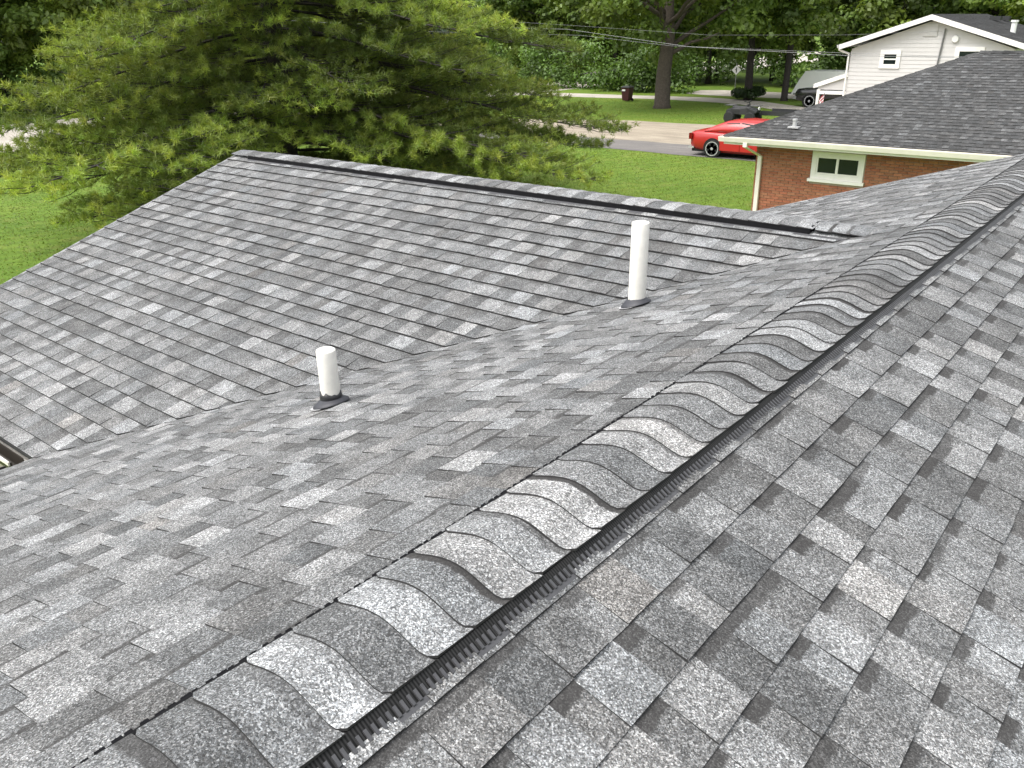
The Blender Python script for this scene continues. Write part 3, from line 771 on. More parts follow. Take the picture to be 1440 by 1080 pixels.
# ------------------------------------------------------------------ grey two-storey house
GX0, GX1, GY, GPX, GPZ, GEZ = -12.62, -5.40, 40.0, -9.02, 1.16, .02
gh = empty('grey_house', (-8.9, 45, GZ), 'pale grey sided two-storey house with a white-trimmed gable at the upper right', 'house')
gwx0, gwx1 = -12.2, -5.8
mb = MB(); mb.box(gwx0+.02, gwx1-.02, GY+.02, GY+9.6, GZ, -.06); mb.prism([(gwx0+.02, GY+.02, -.059), (gwx1-.02, GY+.02, -.059), (GPX, GY+.02, GPZ-.16)], (0, 9.58, 0))
gw = mb.build('wall', M['siding_grey'], gh, origin='c')
def gable_x(z):
    if z <= -.06: return gwx0, gwx1
    t = (z+.06)/(GPZ-.14+.06); return gwx0+(GPX-gwx0)*t, gwx1+(GPX-gwx1)*t
z = GZ+.2
while z < GPZ-.30:
    h = .165
    a0, a1 = gable_x(z); b0_, b1_ = gable_x(z+h)
    mb = MB(); mb.hexa([(a0, GY-.014, z), (a1, GY-.014, z), (a1, GY+.018, z), (a0, GY+.018, z), (b0_, GY-.002, z+h), (b1_, GY-.002, z+h), (b1_, GY+.018, z+h), (b0_, GY+.018, z+h)])
    mb.build('siding_board', M['siding_grey'], gw, origin='c'); z += h
for (xe, s) in ((GX0, 1), (GX1, -1)):
    mb = MB(); a = Vector((xe, GY-.35, GEZ)); b = Vector((GPX, GY-.35, GPZ)); up = Vector((0, 0, .10))
    mb.hexa([a, b, b+Vector((0, 9.95, 0)), a+Vector((0, 9.95, 0)), a+up, b+up, b+up+Vector((0, 9.95, 0)), a+up+Vector((0, 9.95, 0))])
    rf = mb.build('roof', M['underlay'], gh, origin='c')
    d = (b-a); L = d.length; S = -d/L
    mb = MB()
    for pc in shingle_pieces([(GY-.35, 0.), (GY+9.6, 0.), (GY+9.6, L), (GY-.35, L)], (GPX, 0, GPZ+.104), (0, 1, 0), tuple(S), .05, None, 51, ([(.5, .04), (.5, .055)], [(1, .042)]), .012): put_piece(mb, pc)
    mb.build('shingle', [M['shingle_far'], M['asphalt_edge']], rf, kind='stuff')
    mb = MB(); dn = Vector((0, 0, -.20)); yv = Vector((0, .03, 0))
    a2, b2 = a+Vector((0, -.034, .10)), b+Vector((0, -.034, .10))
    mb.hexa([a2+dn, b2+dn, b2+dn+yv, a2+dn+yv, a2, b2, b2+yv, a2+yv]); mb.build('rake_board', M['trim'], gh)
    mb = MB(); mb.hexa([a+Vector((0, 0, -.012)), b+Vector((0, 0, -.012)), b+Vector((0, .34, -.012)), a+Vector((0, .34, -.012)), a+Vector((0, 0, -.002)), b+Vector((0, 0, -.002)), b+Vector((0, .34, -.002)), a+Vector((0, .34, -.002))])
    mb.build('soffit', M['trim'], gh)
gutter('gutter', (GX0+.012, GY-.36, GEZ+.09), (GX0+.012, GY+9.6, GEZ+.09), (-1, 0, 0), gh, M['trim'], .12, .12)
mb = MB(); mb.tube([(GX0-.05, GY-.22, GEZ-.03), (GX0-.03, GY-.2, GEZ-.12), (gwx0-.06, GY-.06, GEZ-.28), (gwx0-.06, GY-.06, GEZ-.5), (gwx0-.06, GY-.06, GZ+.1)], .045, 6); mb.build('downspout', M['trim'], gh)
def house_window(par, x0, x1, z0, z1, y):
    mb = MB(); frame(mb, x0, x1, z0, z1, .17, y-.05, y+.015); o = mb.build('window', M['trim'], par, origin=((x0+x1)/2, y, (z0+z1)/2))
    zm = (z0+z1)/2
    mb = MB(); mb.box(x0+.17, x1-.17, y-.035, y-.015, zm-.028, zm+.028); mb.build('meeting_rail', M['trim'], o)
    for a, b in ((z0+.17, zm-.028), (zm+.028, z1-.17)):
        mb = MB(); mb.box(x0+.17, x1-.17, y-.022, y-.0155, a, b); mb.build('pane', M['glass'], o)
house_window(gh, -10.92, -10.08, -.84, -.10, GY-.012)
house_window(gh, -7.98, -6.9, -.90, .02, GY-.012)
mb = MB(); mb.box(-9.35, -8.78, GY-.045, GY-.012, .42, .90)
gv = mb.build('gable_vent', M['siding_grey'], gh, origin='c')
for i in range(6):
    mb = MB(); mb.box(-9.31, -8.82, GY-.06, GY-.046, .45+i*.072, .45+i*.072+.045); mb.build('louvre', M['siding_grey'], gv, origin='c')
mb = MB(); mb.tube([(-8.62, GY-.06, -1.4), (-8.50, GY-.06, .5), (-8.48, GY-.1, .72)], .035, 6); mb.build('conduit', M['steel'], gh)
mb = MB(); mb.lathe((-8.05, GY-.02, .32), [(.12, -.10), (.14, -.06), (.14, -.012)], 12, axis='y'); mb.build('wall_light', M['white_body'], gh)
for yv_ in (46.5, 48.5):
    mb = MB(); mb.box(-8.25, -7.8, yv_, yv_+.4, .98, 1.16); mb.build('roof_vent', M['dark_metal'], gh)
mb = MB(); mb.lathe((-6.6, 43.2, .35), [(.11, 0), (.11, .55), (.15, .56), (.15, .64)], 10); mb.build('chimney_pipe', M['white_body'], gh)
# side porch on the left
mb = MB(); a, b = Vector((-13.78, GY+.3, -1.66)), Vector((-12.21, GY+.3, -1.12)); dp = Vector((0, 5, 0)); up = Vector((0, 0, .09))
mb.hexa([a, b, b+dp, a+dp, a+up, b+up, b+dp+up, a+dp+up]); pr_ = mb.build('porch_roof', M['trim'], gh)
mb = MB(); f = Vector((0, -.03, 0)); mb.hexa([a+f-up, b+f-up, b-up*1.0, a-up*1.0, a+f+up*1.05, b+f+up*1.05, b+up*1.05, a+up*1.05]); mb.build('fascia', M['trim'], pr_)
mb = MB(); mb.prism([(-13.6, GY+.36, -1.80), (-12.21, GY+.36, -1.80), (-12.21, GY+.36, -1.25), (-13.6, GY+.36, -1.70)], (0, .05, 0)); mb.build('gable_wall', M['siding_grey'], gh)
mb = MB(); mb.box(-13.62, -13.50, GY+.32, GY+.44, GZ, -1.801); mb.build('porch_post', M['trim'], gh)
mb = MB(); mb.box(-13.62, -12.21, GY+.33, GY+.43, -2.0, -1.86); mb.build('porch_beam', M['trim'], gh)

# ------------------------------------------------------------------ vehicles
def wheel(parent, cx, cy, cz, r, w, side, spokes=5):
    mb = MB(); mb.lathe((cx, cy, cz), [(r*.72, -w/2), (r*.94, -w/2), (r, -w/2+.03), (r, w/2-.03), (r*.94, w/2), (r*.72, w/2)], 24, axis='y')
    t = mb.build('wheel', M['tyre'], parent, origin=(cx, cy, cz), smooth=False)
    yo = cy+side*(w/2-.012)
    mb = MB(); mb.lathe((cx, yo-side*.05, cz), [(r*.80, -.02), (r*.80, .0)], 20, axis='y'); mb.build('rim_well', M['arch'], t)
    mb = MB()
    for k in range(spokes):
        a = 2*PI*k/spokes+.3; ca, sa = math.cos(a), math.sin(a); wd0, wd1 = r*.17, r*.29
        for q in (1,):
            P = lambda rr, ww: (cx+ca*rr-sa*ww, cz+sa*rr+ca*ww)
            c = [P(r*.10, -wd0), P(r*.79, -wd1), P(r*.79, wd1), P(r*.10, wd0)]
            mb.hexa([(x, yo-side*.03, z) for x, z in c]+[(x, yo+side*.012, z) for x, z in c])
    mb.lathe((cx, yo, cz), [(r*.17, -.03), (r*.17, .02), (r*.1, .03)], 12, axis='y')
    n = 24
    ri = [mb.add([(cx+math.cos(2*PI*k/n)*q, yo+side*yy, cz+math.sin(2*PI*k/n)*q) for k in range(n)]) for q, yy in ((r*.71, -.02), (r*.73, .014), (r*.83, .014), (r*.84, -.02))]
    for r0, r1 in zip(ri, ri[1:]):
        for k in range(n): mb.face([r0+k, r0+(k+1) % n, r1+(k+1) % n, r1+k])
    mb.build('rim', M['chrome'], t)
    return t

def sedan(name, x0, yc, label):
    """red saloon, tail at x0, nose towards +x"""
    e = empty(name, (x0+2.5, yc, GZ+.015), label, 'car')
    G = GZ+.015
    # x, half width at the waist, bottom, waist, deck centre
    st = [(0.00, .70, .42, .80, .84), (.06, .82, .34, .93, .97), (.30, .90, .26, .97, 1.02), (.9, .94, .22, .97, 1.02), (1.6, .95, .20, .96, 1.0), (2.6, .95, .20, .95, .98),
          (3.5, .95, .20, .93, .98), (4.2, .93, .22, .88, .94), (4.75, .88, .26, .80, .85), (4.98, .74, .34, .66, .70)]
    secs = []
    for (x, w, zb_, zw, zc) in st:
        half = [(w*.86, zb_), (w*.97, zb_+.12), (w, (zb_+zw)/2+.05), (w*.985, zw-.06), (w*.93, zw), (w*.55, zc-.005)]
        ring_ = [(x0+x, yc-a, G+b_) for a, b_ in half]+[(x0+x, yc+a, G+b_) for a, b_ in half[::-1]]
        secs.append(ring_)
    mb = MB(); mb.loft(secs); body = mb.build('body', M['red'], e, smooth=True)
    # cabin
    cst = [(.62, .82, .80, 1.00, 1.00), (1.05, .83, .72, .98, 1.24), (1.55, .84, .66, .97, 1.42), (2.2, .84, .64, .96, 1.475), (2.8, .84, .65, .95, 1.455), (3.1, .84, .70, .95, 1.36), (3.75, .83, .80, .94, .97)]
    secs = []
    for (x, wb, wt, zb_, zt) in cst:
        half = [(wb, zb_), (wb-.02, zb_+(zt-zb_)*.35), (wt+.04, zb_+(zt-zb_)*.86), (wt*.86, zt)]
        secs.append([(x0+x, yc-a, G+b_) for a, b_ in half]+[(x0+x, yc+a, G+b_) for a, b_ in half[::-1]])
    mb = MB(); mb.loft(secs); mb.build('cabin', M['red'], e, smooth=True)
    def side_y(x, f, s):
        xs = [c[0] for c in cst]; wb = np.interp(x, xs, [c[1] for c in cst]); wt = np.interp(x, xs, [c[2] for c in cst]); zb_ = np.interp(x, xs, [c[3] for c in cst]); zt = np.interp(x, xs, [c[4] for c in cst])
        w = np.interp(f, [0, .35, .86], [wb, wb-.02, wt+.04]); return (x0+x, yc+s*(w+.006), G+zb_+(zt-zb_)*f)
    for s in (-1, 1):
        for xa, xb, xc, xd in ((1.28, 2.12, 2.12, 1.58), (2.2, 3.18, 3.02, 2.2)):
            mb = MB(); b_ = mb.add([side_y(xa, .12, s), side_y(xb, .12, s), side_y(xc, .84, s), side_y(xd, .84, s)]); mb.face([0, 1, 2, 3]); mb.build('side_window', M['glass'], e)
        for xa, xb in ((1.42, 2.28), (2.31, 3.45)):
            mb = MB(); yy = yc+s*.956
            mb.hexa([(x0+xa, yy-s*.02, G+.30), (x0+xb, yy-s*.02, G+.30), (x0+xb, yy, G+.30), (x0+xa, yy, G+.30), (x0+xa, yy-s*.04, G+.90), (x0+xb, yy-s*.04, G+.90), (x0+xb, yy-s*.012, G+.90), (x0+xa, yy-s*.012, G+.90)])
            dr = mb.build('door', M['red'], e, origin='c')
            mb = MB(); mb.box(x0+xa+.08, x0+xa+.26, min(yy, yy+s*.02), max(yy, yy+s*.02), G+.78, G+.81); mb.build('handle', M['red'], dr)
        mb = MB(); mb.box(x0+.0, x0+.16, yc+s*.84-.07, yc+s*.84+.07, G+.66, G+.90); mb.build('tail_light', M['tail'], e)
        mb = MB(); mb.box(x0+4.7, x0+4.93, yc+s*.72-.12, yc+s*.72+.12, G+.60, G+.74); mb.build('headlight', M['lamp'], e)
    for nm, q in (('rear_window', (.70, 1.46)), ('windscreen', (3.64, 3.02))):
        xs = [c[0] for c in cst]; zt = lambda x: np.interp(x, xs, [c[4] for c in cst])+.012
        mb = MB(); mb.add([(x0+q[0], yc-.62, G+zt(q[0])+.01), (x0+q[0], yc+.62, G+zt(q[0])+.01), (x0+q[1], yc+.52, G+zt(q[1])+.012), (x0+q[1], yc-.52, G+zt(q[1])+.012)]); mb.face([0, 1, 2, 3]); mb.build(nm, M['glass'], e)
    mb = MB(); mb.box(x0-.03, x0+.22, yc-.84, yc+.84, G+.30, G+.37); mb.build('bumper_trim', M['chrome'], e)
    mb = MB(); mb.box(x0+.12, x0+4.9, yc-.80, yc+.80, G+.18, G+.30); mb.build('underbody', M['arch'], e)
    for xw in (1.10, 4.08):
        for s in (-1, 1):
            mb = MB(); mb.lathe((x0+xw, yc+s*.925, G+.37), [(.395, -.025), (.395, .025)], 24, axis='y'); mb.build('wheel_arch', M['arch'], e)
            wheel(e, x0+xw, yc+s*.85, G+.345, .345, .23, s)
    return e
sedan('red_sedan', -15.85, 33.3, 'glossy red car with bright rims on the asphalt behind the brick house')

def pickup(x0, yc):
    """black truck facing -x, nose at x0"""
    G = GZ+.012
    e = empty('black_truck', (x0+2.6, yc, G), 'black truck with a round headlamp, nose showing left of the porch post', 'truck')
    st = [(0, .84, .45, .92, .96), (.12, .90, .40, 1.06, 1.10), (.5, .95, .38, 1.12, 1.15), (1.5, .96, .38, 1.15, 1.18), (1.7, .96, .38, 1.17, 1.19), (3.2, .96, .38, 1.18, 1.20), (5.2, .95, .45, 1.15, 1.17), (5.3, .93, .5, 1.1, 1.12)]
    secs = []
    for (x, w, a, b, c) in st:
        half = [(w*.9, a), (w, a+.1), (w, b-.12), (w*.95, b), (w*.6, c)]
        secs.append([(x0+x, yc-p, G+q) for p, q in half]+[(x0+x, yc+p, G+q) for p, q in half[::-1]])
    mb = MB(); mb.loft(secs); mb.build('body', M['black_paint'], e, smooth=True)
    secs = []
    for (x, w, z) in ((1.55, .86, 1.2), (2.1, .74, 1.78), (2.7, .73, 1.83), (3.3, .74, 1.80), (3.45, .86, 1.2)):
        secs.append([(x0+x, yc-.88, G+1.16), (x0+x, yc-w, G+z-.05), (x0+x, yc-w*.8, G+z), (x0+x, yc+w*.8, G+z), (x0+x, yc+w, G+z-.05), (x0+x, yc+.88, G+1.16)])
    mb = MB(); mb.loft(secs); mb.build('cabin', M['black_paint'], e)
    for s in (-1, 1):
        mb = MB(); mb.lathe((x0-.01, yc+s*.66, G+.88), [(.05, -.03), (.13, -.01), (.14, .06)], 14, axis='x'); mb.build('headlight', M['lamp'], e)
        mb = MB(); mb.add([(x0+2.0, yc+s*.885, G+1.25), (x0+3.2, yc+s*.885, G+1.25), (x0+3.1, yc+s*.77, G+1.7), (x0+2.25, yc+s*.77, G+1.7)]); mb.face([0, 1, 2, 3]); mb.build('side_window', M['glass'], e)
    mb = MB(); mb.box(x0-.10, x0+.10, yc-.92, yc+.92, G+.48, G+.66); mb.build('bumper', M['steel'], e)
    mb = MB()
    for i in range(5): mb.box(x0-.012, x0+.02, yc-.5, yc+.5, G+.72+i*.055, G+.75+i*.055)
    mb.build('grille', M['steel'], e)
    for xw in (1.0, 4.3):
        for s in (-1, 1):
            mb = MB(); mb.lathe((x0+xw, yc+s*.945, G+.40), [(.47, -.02), (.47, .02)], 20, axis='y'); mb.build('wheel_arch', M['arch'], e)
            wheel(e, x0+xw, yc+s*.86, G+.39, .39, .25, s, 6)
pickup(-20.5, 56.3)

cm = empty('camper_trailer', (-19.8, 60.6, GZ+.012), 'white camper with a slanted nose parked behind the black truck', 'camper')
G = GZ+.012
mb = MB(); mb.prism([(-22.5, 59.7, G+.40), (-16.5, 59.7, G+.40), (-16.5, 59.7, G+1.95), (-21.6, 59.7, G+1.95), (-22.0, 59.7, G+1.35)], (0, 2.1, 0)); mb.build('body', M['white_body'], cm)
mb = MB(); mb.box(-18.9, -18.2, 59.68, 59.70, G+.6, G+1.8); dr = mb.build('door', M['white_body'], cm)
mb = MB(); mb.box(-18.85, -18.78, 59.65, 59.68, G+1.1, G+1.2); mb.build('handle', M['steel'], dr)
mb = MB(); mb.box(-22.3, -16.5, 59.66, 59.70, G+.40, G+.52); mb.build('skirt', M['steel'], cm)
for s, yy in ((-1, 59.72), (1, 61.75)): wheel(cm, -18.9, yy, G+.30, .30, .2, s)
mb = MB(); mb.tube([(-22.4, 60.75, G+.42), (-23.3, 60.75, G+.42)], .05, 6); mb.tube([(-23.2, 60.75, G+.42), (-23.2, 60.75, G)], .035, 6); mb.build('drawbar', M['dark_metal'], cm)

# dark four-wheeled quad bike and a low trailer beyond the red car
qx, qy, G = -19.25, 45.0, GZ+.012
qb = empty('quad_bike', (qx, qy, G), 'dark quad bike with raised handlebars on the grass just beyond the red car roof', 'quad bike')
for dx_ in (-.6, .6):
    for s in (-1, 1):
        mb = MB(); mb.lathe((qx+dx_, qy+s*.42, G+.30), [(.16, -.12), (.27, -.12), (.30, -.08), (.30, .08), (.27, .12), (.16, .12)], 18, axis='y'); w_ = mb.build('wheel', M['tyre'], qb, origin=(qx+dx_, qy+s*.42, G+.3))
        mb = MB(); mb.lathe((qx+dx_, qy+s*.42, G+.30), [(.155, -.09), (.155, .09)], 12, axis='y'); mb.build('rim', M['steel'], w_)
mb = MB(); secs = [[(qx+x, qy+a*w, G+z) for a, z in ((-1, zb_), (-1, zt-.08), (-.6, zt), (.6, zt), (1, zt-.08), (1, zb_))] for x, w, zb_, zt in ((-.85, .32, .55, .70), (-.5, .40, .50, .82), (-.1, .22, .45, .80), (.3, .24, .45, .88), (.65, .40, .50, .80), (.9, .32, .58, .70))]
mb.loft(secs); mb.build('body', M['dark_metal'], qb)
mb = MB(); secs = [[(qx+x, qy+a*.17, G+z) for a, z in ((-1, zz-.1), (-.8, zz), (.8, zz), (1, zz-.1))] for x, zz in ((-.55, .92), (-.2, .88), (.15, .90), (.3, .98))]
mb.loft(secs); mb.build('seat', M['rubber'], qb)
mb = MB(); mb.tube([(qx+.42, qy, G+.85), (qx+.32, qy, G+1.08)], .03, 6); mb.tube([(qx+.22, qy-.42, G+1.16), (qx+.32, qy-.2, G+1.10), (qx+.32, qy+.2, G+1.10), (qx+.22, qy+.42, G+1.16)], .022, 6); mb.build('handlebar', M['dark_metal'], qb)
for x0_, x1_ in ((.45, .95), (-.95, -.5)):
    mb = MB()
    for k in range(5): yy = qy-.35+k*.175; mb.tube([(qx+x0_, yy, G+.92), (qx+x1_, yy, G+.92)], .012, 5)
    mb.tube([(qx+x0_, qy-.36, G+.92), (qx+x0_, qy+.36, G+.92)], .012, 5); mb.tube([(qx+x1_, qy-.36, G+.92), (qx+x1_, qy+.36, G+.92)], .012, 5); mb.build('rack', M['dark_metal'], qb)
mb = MB(); mb.lathe((qx+.9, qy, G+.78), [(.04, -.04), (.09, .0), (.09, .04)], 10, axis='x'); mb.build('headlight', M['lamp'], qb)
tx, ty = -17.0, 46.4
tr = empty('flat_trailer', (tx, ty, G), 'low dark flat trailer standing to the right of the quad bike', 'trailer')
mb = MB(); mb.box(tx-1.5, tx+1.5, ty-.8, ty+.8, G+.38, G+.46); mb.build('bed', M['dark_metal'], tr)
for yy in (ty-.8, ty+.76):
    mb = MB(); mb.box(tx-1.5, tx+1.5, yy, yy+.04, G+.461, G+.62); mb.build('side_rail', M['dark_metal'], tr)
for s in (-1, 1): wheel(tr, tx+.2, ty+s*.92, G+.28, .28, .18, s)
mb = MB(); mb.tube([(tx-1.5, ty, G+.40), (tx-2.3, ty, G+.40), (tx-2.3, ty, G)], .04, 6); mb.build('drawbar', M['dark_metal'], tr)

# wheelie bin by the far drive
bx, by = -32.4, 54.3
bn = empty('wheeled_bin', (bx, by, GZ), 'dark maroon wheeled bin on the grass left of the big trunk', 'bin')
mb = MB(); mb.loft([[(bx-w, by-w, GZ+z), (bx+w, by-w, GZ+z), (bx+w, by+w, GZ+z), (bx-w, by+w, GZ+z)] for w, z in ((.25, .06), (.33, .92))]); mb.build('bin_body', M['maroon'], bn)
mb = MB(); mb.loft([[(bx-w, by-w, GZ+z), (bx+w, by-w, GZ+z), (bx+w, by+w, GZ+z), (bx-w, by+w, GZ+z)] for w, z in ((.36, .921), (.36, .97), (.26, 1.04))]); mb.build('lid', M['dark_metal'], bn)
mb = MB(); mb.box(bx-.24, bx+.02, by-.35, by-.328, GZ+.70, GZ+.82); mb.build('sticker', M['lamp'], bn)
for s in (-1, 1):
    mb = MB(); mb.lathe((bx+s*.28, by+.26, GZ+.1), [(.1, -.03), (.1, .03)], 12, axis='x'); mb.build('wheel', M['tyre'], bn)
mb = MB(); mb.tube([(bx-.25, by+.36, GZ+.94), (bx-.25, by+.45, GZ+.98), (bx+.25, by+.45, GZ+.98), (bx+.25, by+.36, GZ+.94)], .018, 6); mb.build('handle', M['dark_metal'], bn)

# diamond road sign seen against the woods
sx, sy = -30.2, 67.3
sg = empty('road_sign', (sx, sy, GZ), 'pale diamond road sign with a dark upright mark on a thin post', 'sign')
mb = MB(); mb.tube([(sx, sy, GZ), (sx, sy, GZ+2.1)], .03, 6); mb.build('post', M['steel'], sg)
Q = math.radians(28); ux, uy = math.cos(Q), math.sin(Q)
def onsign(a, b, d): return (sx+ux*a+uy*d, sy+uy*a-ux*d, GZ+1.55+b)
mb = MB(); R_ = .37; mb.prism([onsign(0, -R_, .04), onsign(R_, 0, .04), onsign(0, R_, .04), onsign(-R_, 0, .04)], tuple(np.array(onsign(0, 0, .055))-np.array(onsign(0, 0, .04)))); mb.build('sign_plate', M['sign'], sg)
mb = MB()
mb.hexa([onsign(-.04, -.2, .056), onsign(.04, -.2, .056), onsign(.04, .2, .056), onsign(-.04, .2, .056), onsign(-.04, -.2, .06), onsign(.04, -.2, .06), onsign(.04, .2, .06), onsign(-.04, .2, .06)])
mb.hexa([onsign(-.1, .0, .0562), onsign(-.042, .0, .0562), onsign(-.042, .07, .0562), onsign(-.1, .07, .0562), onsign(-.1, .0, .06), onsign(-.042, .0, .06), onsign(-.042, .07, .06), onsign(-.1, .07, .06)])
mb.build('symbol', M['dark_metal'], sg)

# striped flag by the porch post
fl = empty('striped_flag', (-13.45, GY+.2, -2.2), 'small red and white striped flag hanging beside the porch post', 'flag')
mb = MB(); mb.tube([(-13.50, GY+.28, -2.35), (-13.05, GY-.2, -1.92)], .014, 6); mb.build('flag_pole', M['wood_pole'], fl)
def fpos(u, v):      # draped cloth
    return (-13.40+.33*u, GY+.14-.32*u+.05*math.sin(9*u+3*v), -2.20+.28*u-.62*v)
for k in range(9):
    mb = MB(); n = 6; a = [mb.add([fpos(i/n, k/9), fpos(i/n, (k+1)/9)]) for i in range(n+1)]
    for p, q in zip(a, a[1:]): mb.face([p, p+1, q+1, q])
    mb.build('stripe', M['stripe_red'] if k % 2 == 0 else M['stripe_white'], fl, recalc=False)

# overhead wires
def wire(name, pts, label, r=.011):
    P = []
    for (x0_, y0_, z0_), (x1_, y1_, z1_) in zip(pts, pts[1:]):
        for i in range(12):
            t = i/12; P.append((x0_+(x1_-x0_)*t, y0_+(y1_-y0_)*t, z0_+(z1_-z0_)*t))
    P.append(pts[-1])
    mb = MB(); mb.tube(P, r, 5); o = mb.build(name, M['wire'], origin=pts[0]); tag(o, label, 'wire', 'overhead wires crossing to the right'); return o
wire('overhead_wire', [(-62, 34, 2.6), (-40, 34, 1.45), (-23.27, 34, .93), (-16.92, 34, .18), (-10.42, 34, -.12), (-6.44, 34, -.17), (6, 34, .4), (30, 34, 3.0)], 'longest overhead wire, running on across the front of the grey house', .009)
wire('overhead_wire', [(-62, 34.6, 2.2), (-40, 34.6, 1.1), (-22.9, 34.6, .66), (-18.1, 34.6, .20), (-10.5, 34.4, -.05), (-6.44, 34.2, -.145), (6, 34.2, .46), (30, 34.2, 3.1)], 'thin overhead wire hanging just below the longest one at the left', .006)
wire('overhead_wire', [(-62, 33.4, 3.4), (-23.3, 34.2, 1.10), (-17.0, 36.0, .60), (-12.2, 39.0, .52), (-8.60, 39.93, .62)], 'upper service wire dropping to the mast on the grey gable', .0045)

# ------------------------------------------------------------------ trees
def tube_limb(mb, p0, p1, r0, r1, sag=.0, n=4, seg=7, rg=None):
    pts, rad = [], []
    for i in range(n+1):
        t = i/n; p = Vector(p0).lerp(Vector(p1), t); p.z += sag*math.sin(PI*t)
        if rg and 0 < i < n: p += Vector((rg.uniform(-1, 1), rg.uniform(-1, 1), rg.uniform(-.5, .5)))*(.04*(Vector(p1)-Vector(p0)).length)
        pts.append(p); rad.append(r0+(r1-r0)*t)
    mb.tube(pts, rad, seg)

def leaf_cloud(rng, centers, radii, n_per, size, cols, flat=.55):
    """rhombic leaves spread through many small clumps"""
    nc = len(centers); n = nc*n_per
    c = np.repeat(centers, n_per, 0); rad = np.repeat(radii, n_per)
    d = rng.normal(size=(n, 3)); d /= np.linalg.norm(d, axis=1)[:, None]
    rr = rng.random(n)**.42
    p = c+d*(rad*rr)[:, None]*np.array([1, 1, flat+.1])
    nrm = d*.9+rng.normal(size=(n, 3))*.42+np.array([0, 0, .55]); nrm /= np.linalg.norm(nrm, axis=1)[:, None]
    t = np.cross(nrm, rng.normal(size=(n, 3))); t /= np.linalg.norm(t, axis=1)[:, None]; b = np.cross(nrm, t)
    s = size*(.6+.8*rng.random(n))[:, None]
    V = np.stack([p+t*s*.62, p+b*s*.36+nrm*s*.06, p-t*s*.55, p-b*s*.36+nrm*s*.06], 1)
    col = np.repeat(cols, n_per, 0)*(.72+.56*rng.random(n))[:, None]
    return V, col

def broad_tree(seed, H, R, hb, trunk_r, col, nclump=90, per=120, size=.30, bark='bark', low=0.0):
    """returns (trunk MB data builder, V, C) in local coordinates with the base at the origin"""
    rng = np.random.default_rng(seed); rg = random.Random(seed)
    zc = (hb+H)/2; hz = (H-hb)/2
    cs = []
    while len(cs) < nclump:
        v = rng.normal(size=3); v /= np.linalg.norm(v); q = rng.random()**.25
        lump = 1+.22*math.sin(3*math.atan2(v[1], v[0])+seed)+.15*math.sin(5*v[2]+seed*2)
        p = v*q*lump*np.array([R, R, hz]); 
        if p[2] < 0: p[:2] *= 1.0
        cs.append(p+np.array([0, 0, zc]))
    cs = np.array(cs); cs[:, 2] = np.maximum(cs[:, 2], hb*.9+low)
    rad = (.13*R+.35)*(.75+.6*rng.random(nclump))
    k = .62+.75*rng.random(nclump)
    hue = rng.random(nclump)[:, None]
    cols = (np.array(col)[None, :]*(1-hue)+np.array(col)[None, :]*np.array([1.45, 1.18, .9])*hue)*k[:, None]
    V, C = leaf_cloud(rng, cs, rad, per, size, cols)
    mb = MB()
    pts = [Vector((0, 0, -.15)), Vector((0, 0, .25)), Vector((rg.uniform(-.05, .05), rg.uniform(-.05, .05), hb*.6)), Vector((rg.uniform(-.15, .15), rg.uniform(-.15, .15), hb+1.0)), Vector((rg.uniform(-.3, .3), rg.uniform(-.3, .3), H*.62))]
    mb.tube(pts, [trunk_r*1.45, trunk_r*1.1, trunk_r, trunk_r*.85, trunk_r*.3], 12)
    for i in range(11):
        z0 = hb*.95+(H*.58-hb*.95)*rg.random(); a = rg.uniform(0, 2*PI); L = R*rg.uniform(.45, .85)
        tube_limb(mb, (0, 0, z0), (math.cos(a)*L, math.sin(a)*L, z0+L*rg.uniform(.25, .7)), trunk_r*.38, trunk_r*.07, .1, 4, 6, rg)
    return mb, V, C

def place_tree(name, data, loc, label, bark, group=None, cat='tree', leaf='leaf', rz=0.):
    mb, V, C = data
    e = empty(name, loc, label, cat, group, rz)
    t = mb.build('trunk', M[bark], None, origin=(0, 0, 0), smooth=True); t.parent = e; t.location = (0, 0, 0)
    c = array_mesh('crown', V, C, M[leaf], e)
    return e
def copy_tree(e, loc, rz, sc, label=None):
    o = e.copy(); COL.objects.link(o); o.location = loc; o.rotation_euler = (0, 0, rz); o.scale = (sc, sc, sc*1.0)
    if label: o['label'] = label
    for ch in e.children:
        c = ch.copy(); COL.objects.link(c); c.parent = o
    return o

place_tree('oak_tree', broad_tree(101, 15, 7.2, 3.3, .47, (.11, .18, .036), 150, 150, .30, low=.2), (-27.5, 50.7, GZ), 'big deciduous tree with the thick bare brown trunk on the lawn', 'bark')
place_tree('maple_tree', broad_tree(102, 13, 5.0, 2.7, .26, (.105, .18, .034), 110, 140, .28), (-25.3, 59.0, GZ), 'dark trunked tree with a ring of shrubs round its foot, right of the road sign', 'bark_dark')
place_tree('maple_tree', broad_tree(103, 12, 3.0, 3.7, .21, (.13, .22, .04), 90, 130, .28), (-22.8, 59.4, GZ), 'slim dark trunk standing just left of the white camper', 'bark_dark')
# shrubs around the foot of the second tree
rng = np.random.default_rng(5)
cs = np.array([[-25.3+.75*math.cos(a), 59.0+.7*math.sin(a), GZ+.45+.2*rng.random()] for a in np.linspace(0, 2*PI, 9)[:-1]])
V, C = leaf_cloud(rng, cs, np.full(8, .55), 260, .16, np.tile(np.array([[.03, .06, .014]]), (8, 1)))
o = array_mesh('shrub_ring', V-np.array([-25.3, 59.0, GZ]), C, M['leaf'], None, (-25.3, 59.0, GZ)); tag(o, 'dark shrubs grown round the foot of the tree beside the pale road', 'shrub')
place_tree('lime_tree', broad_tree(104, 11, 3.6, 2.0, .2, (.18, .27, .035), 70, 130, .28), (-8.2, 72, GZ), 'yellow-green tree top rising behind the grey house roof', 'bark_dark')

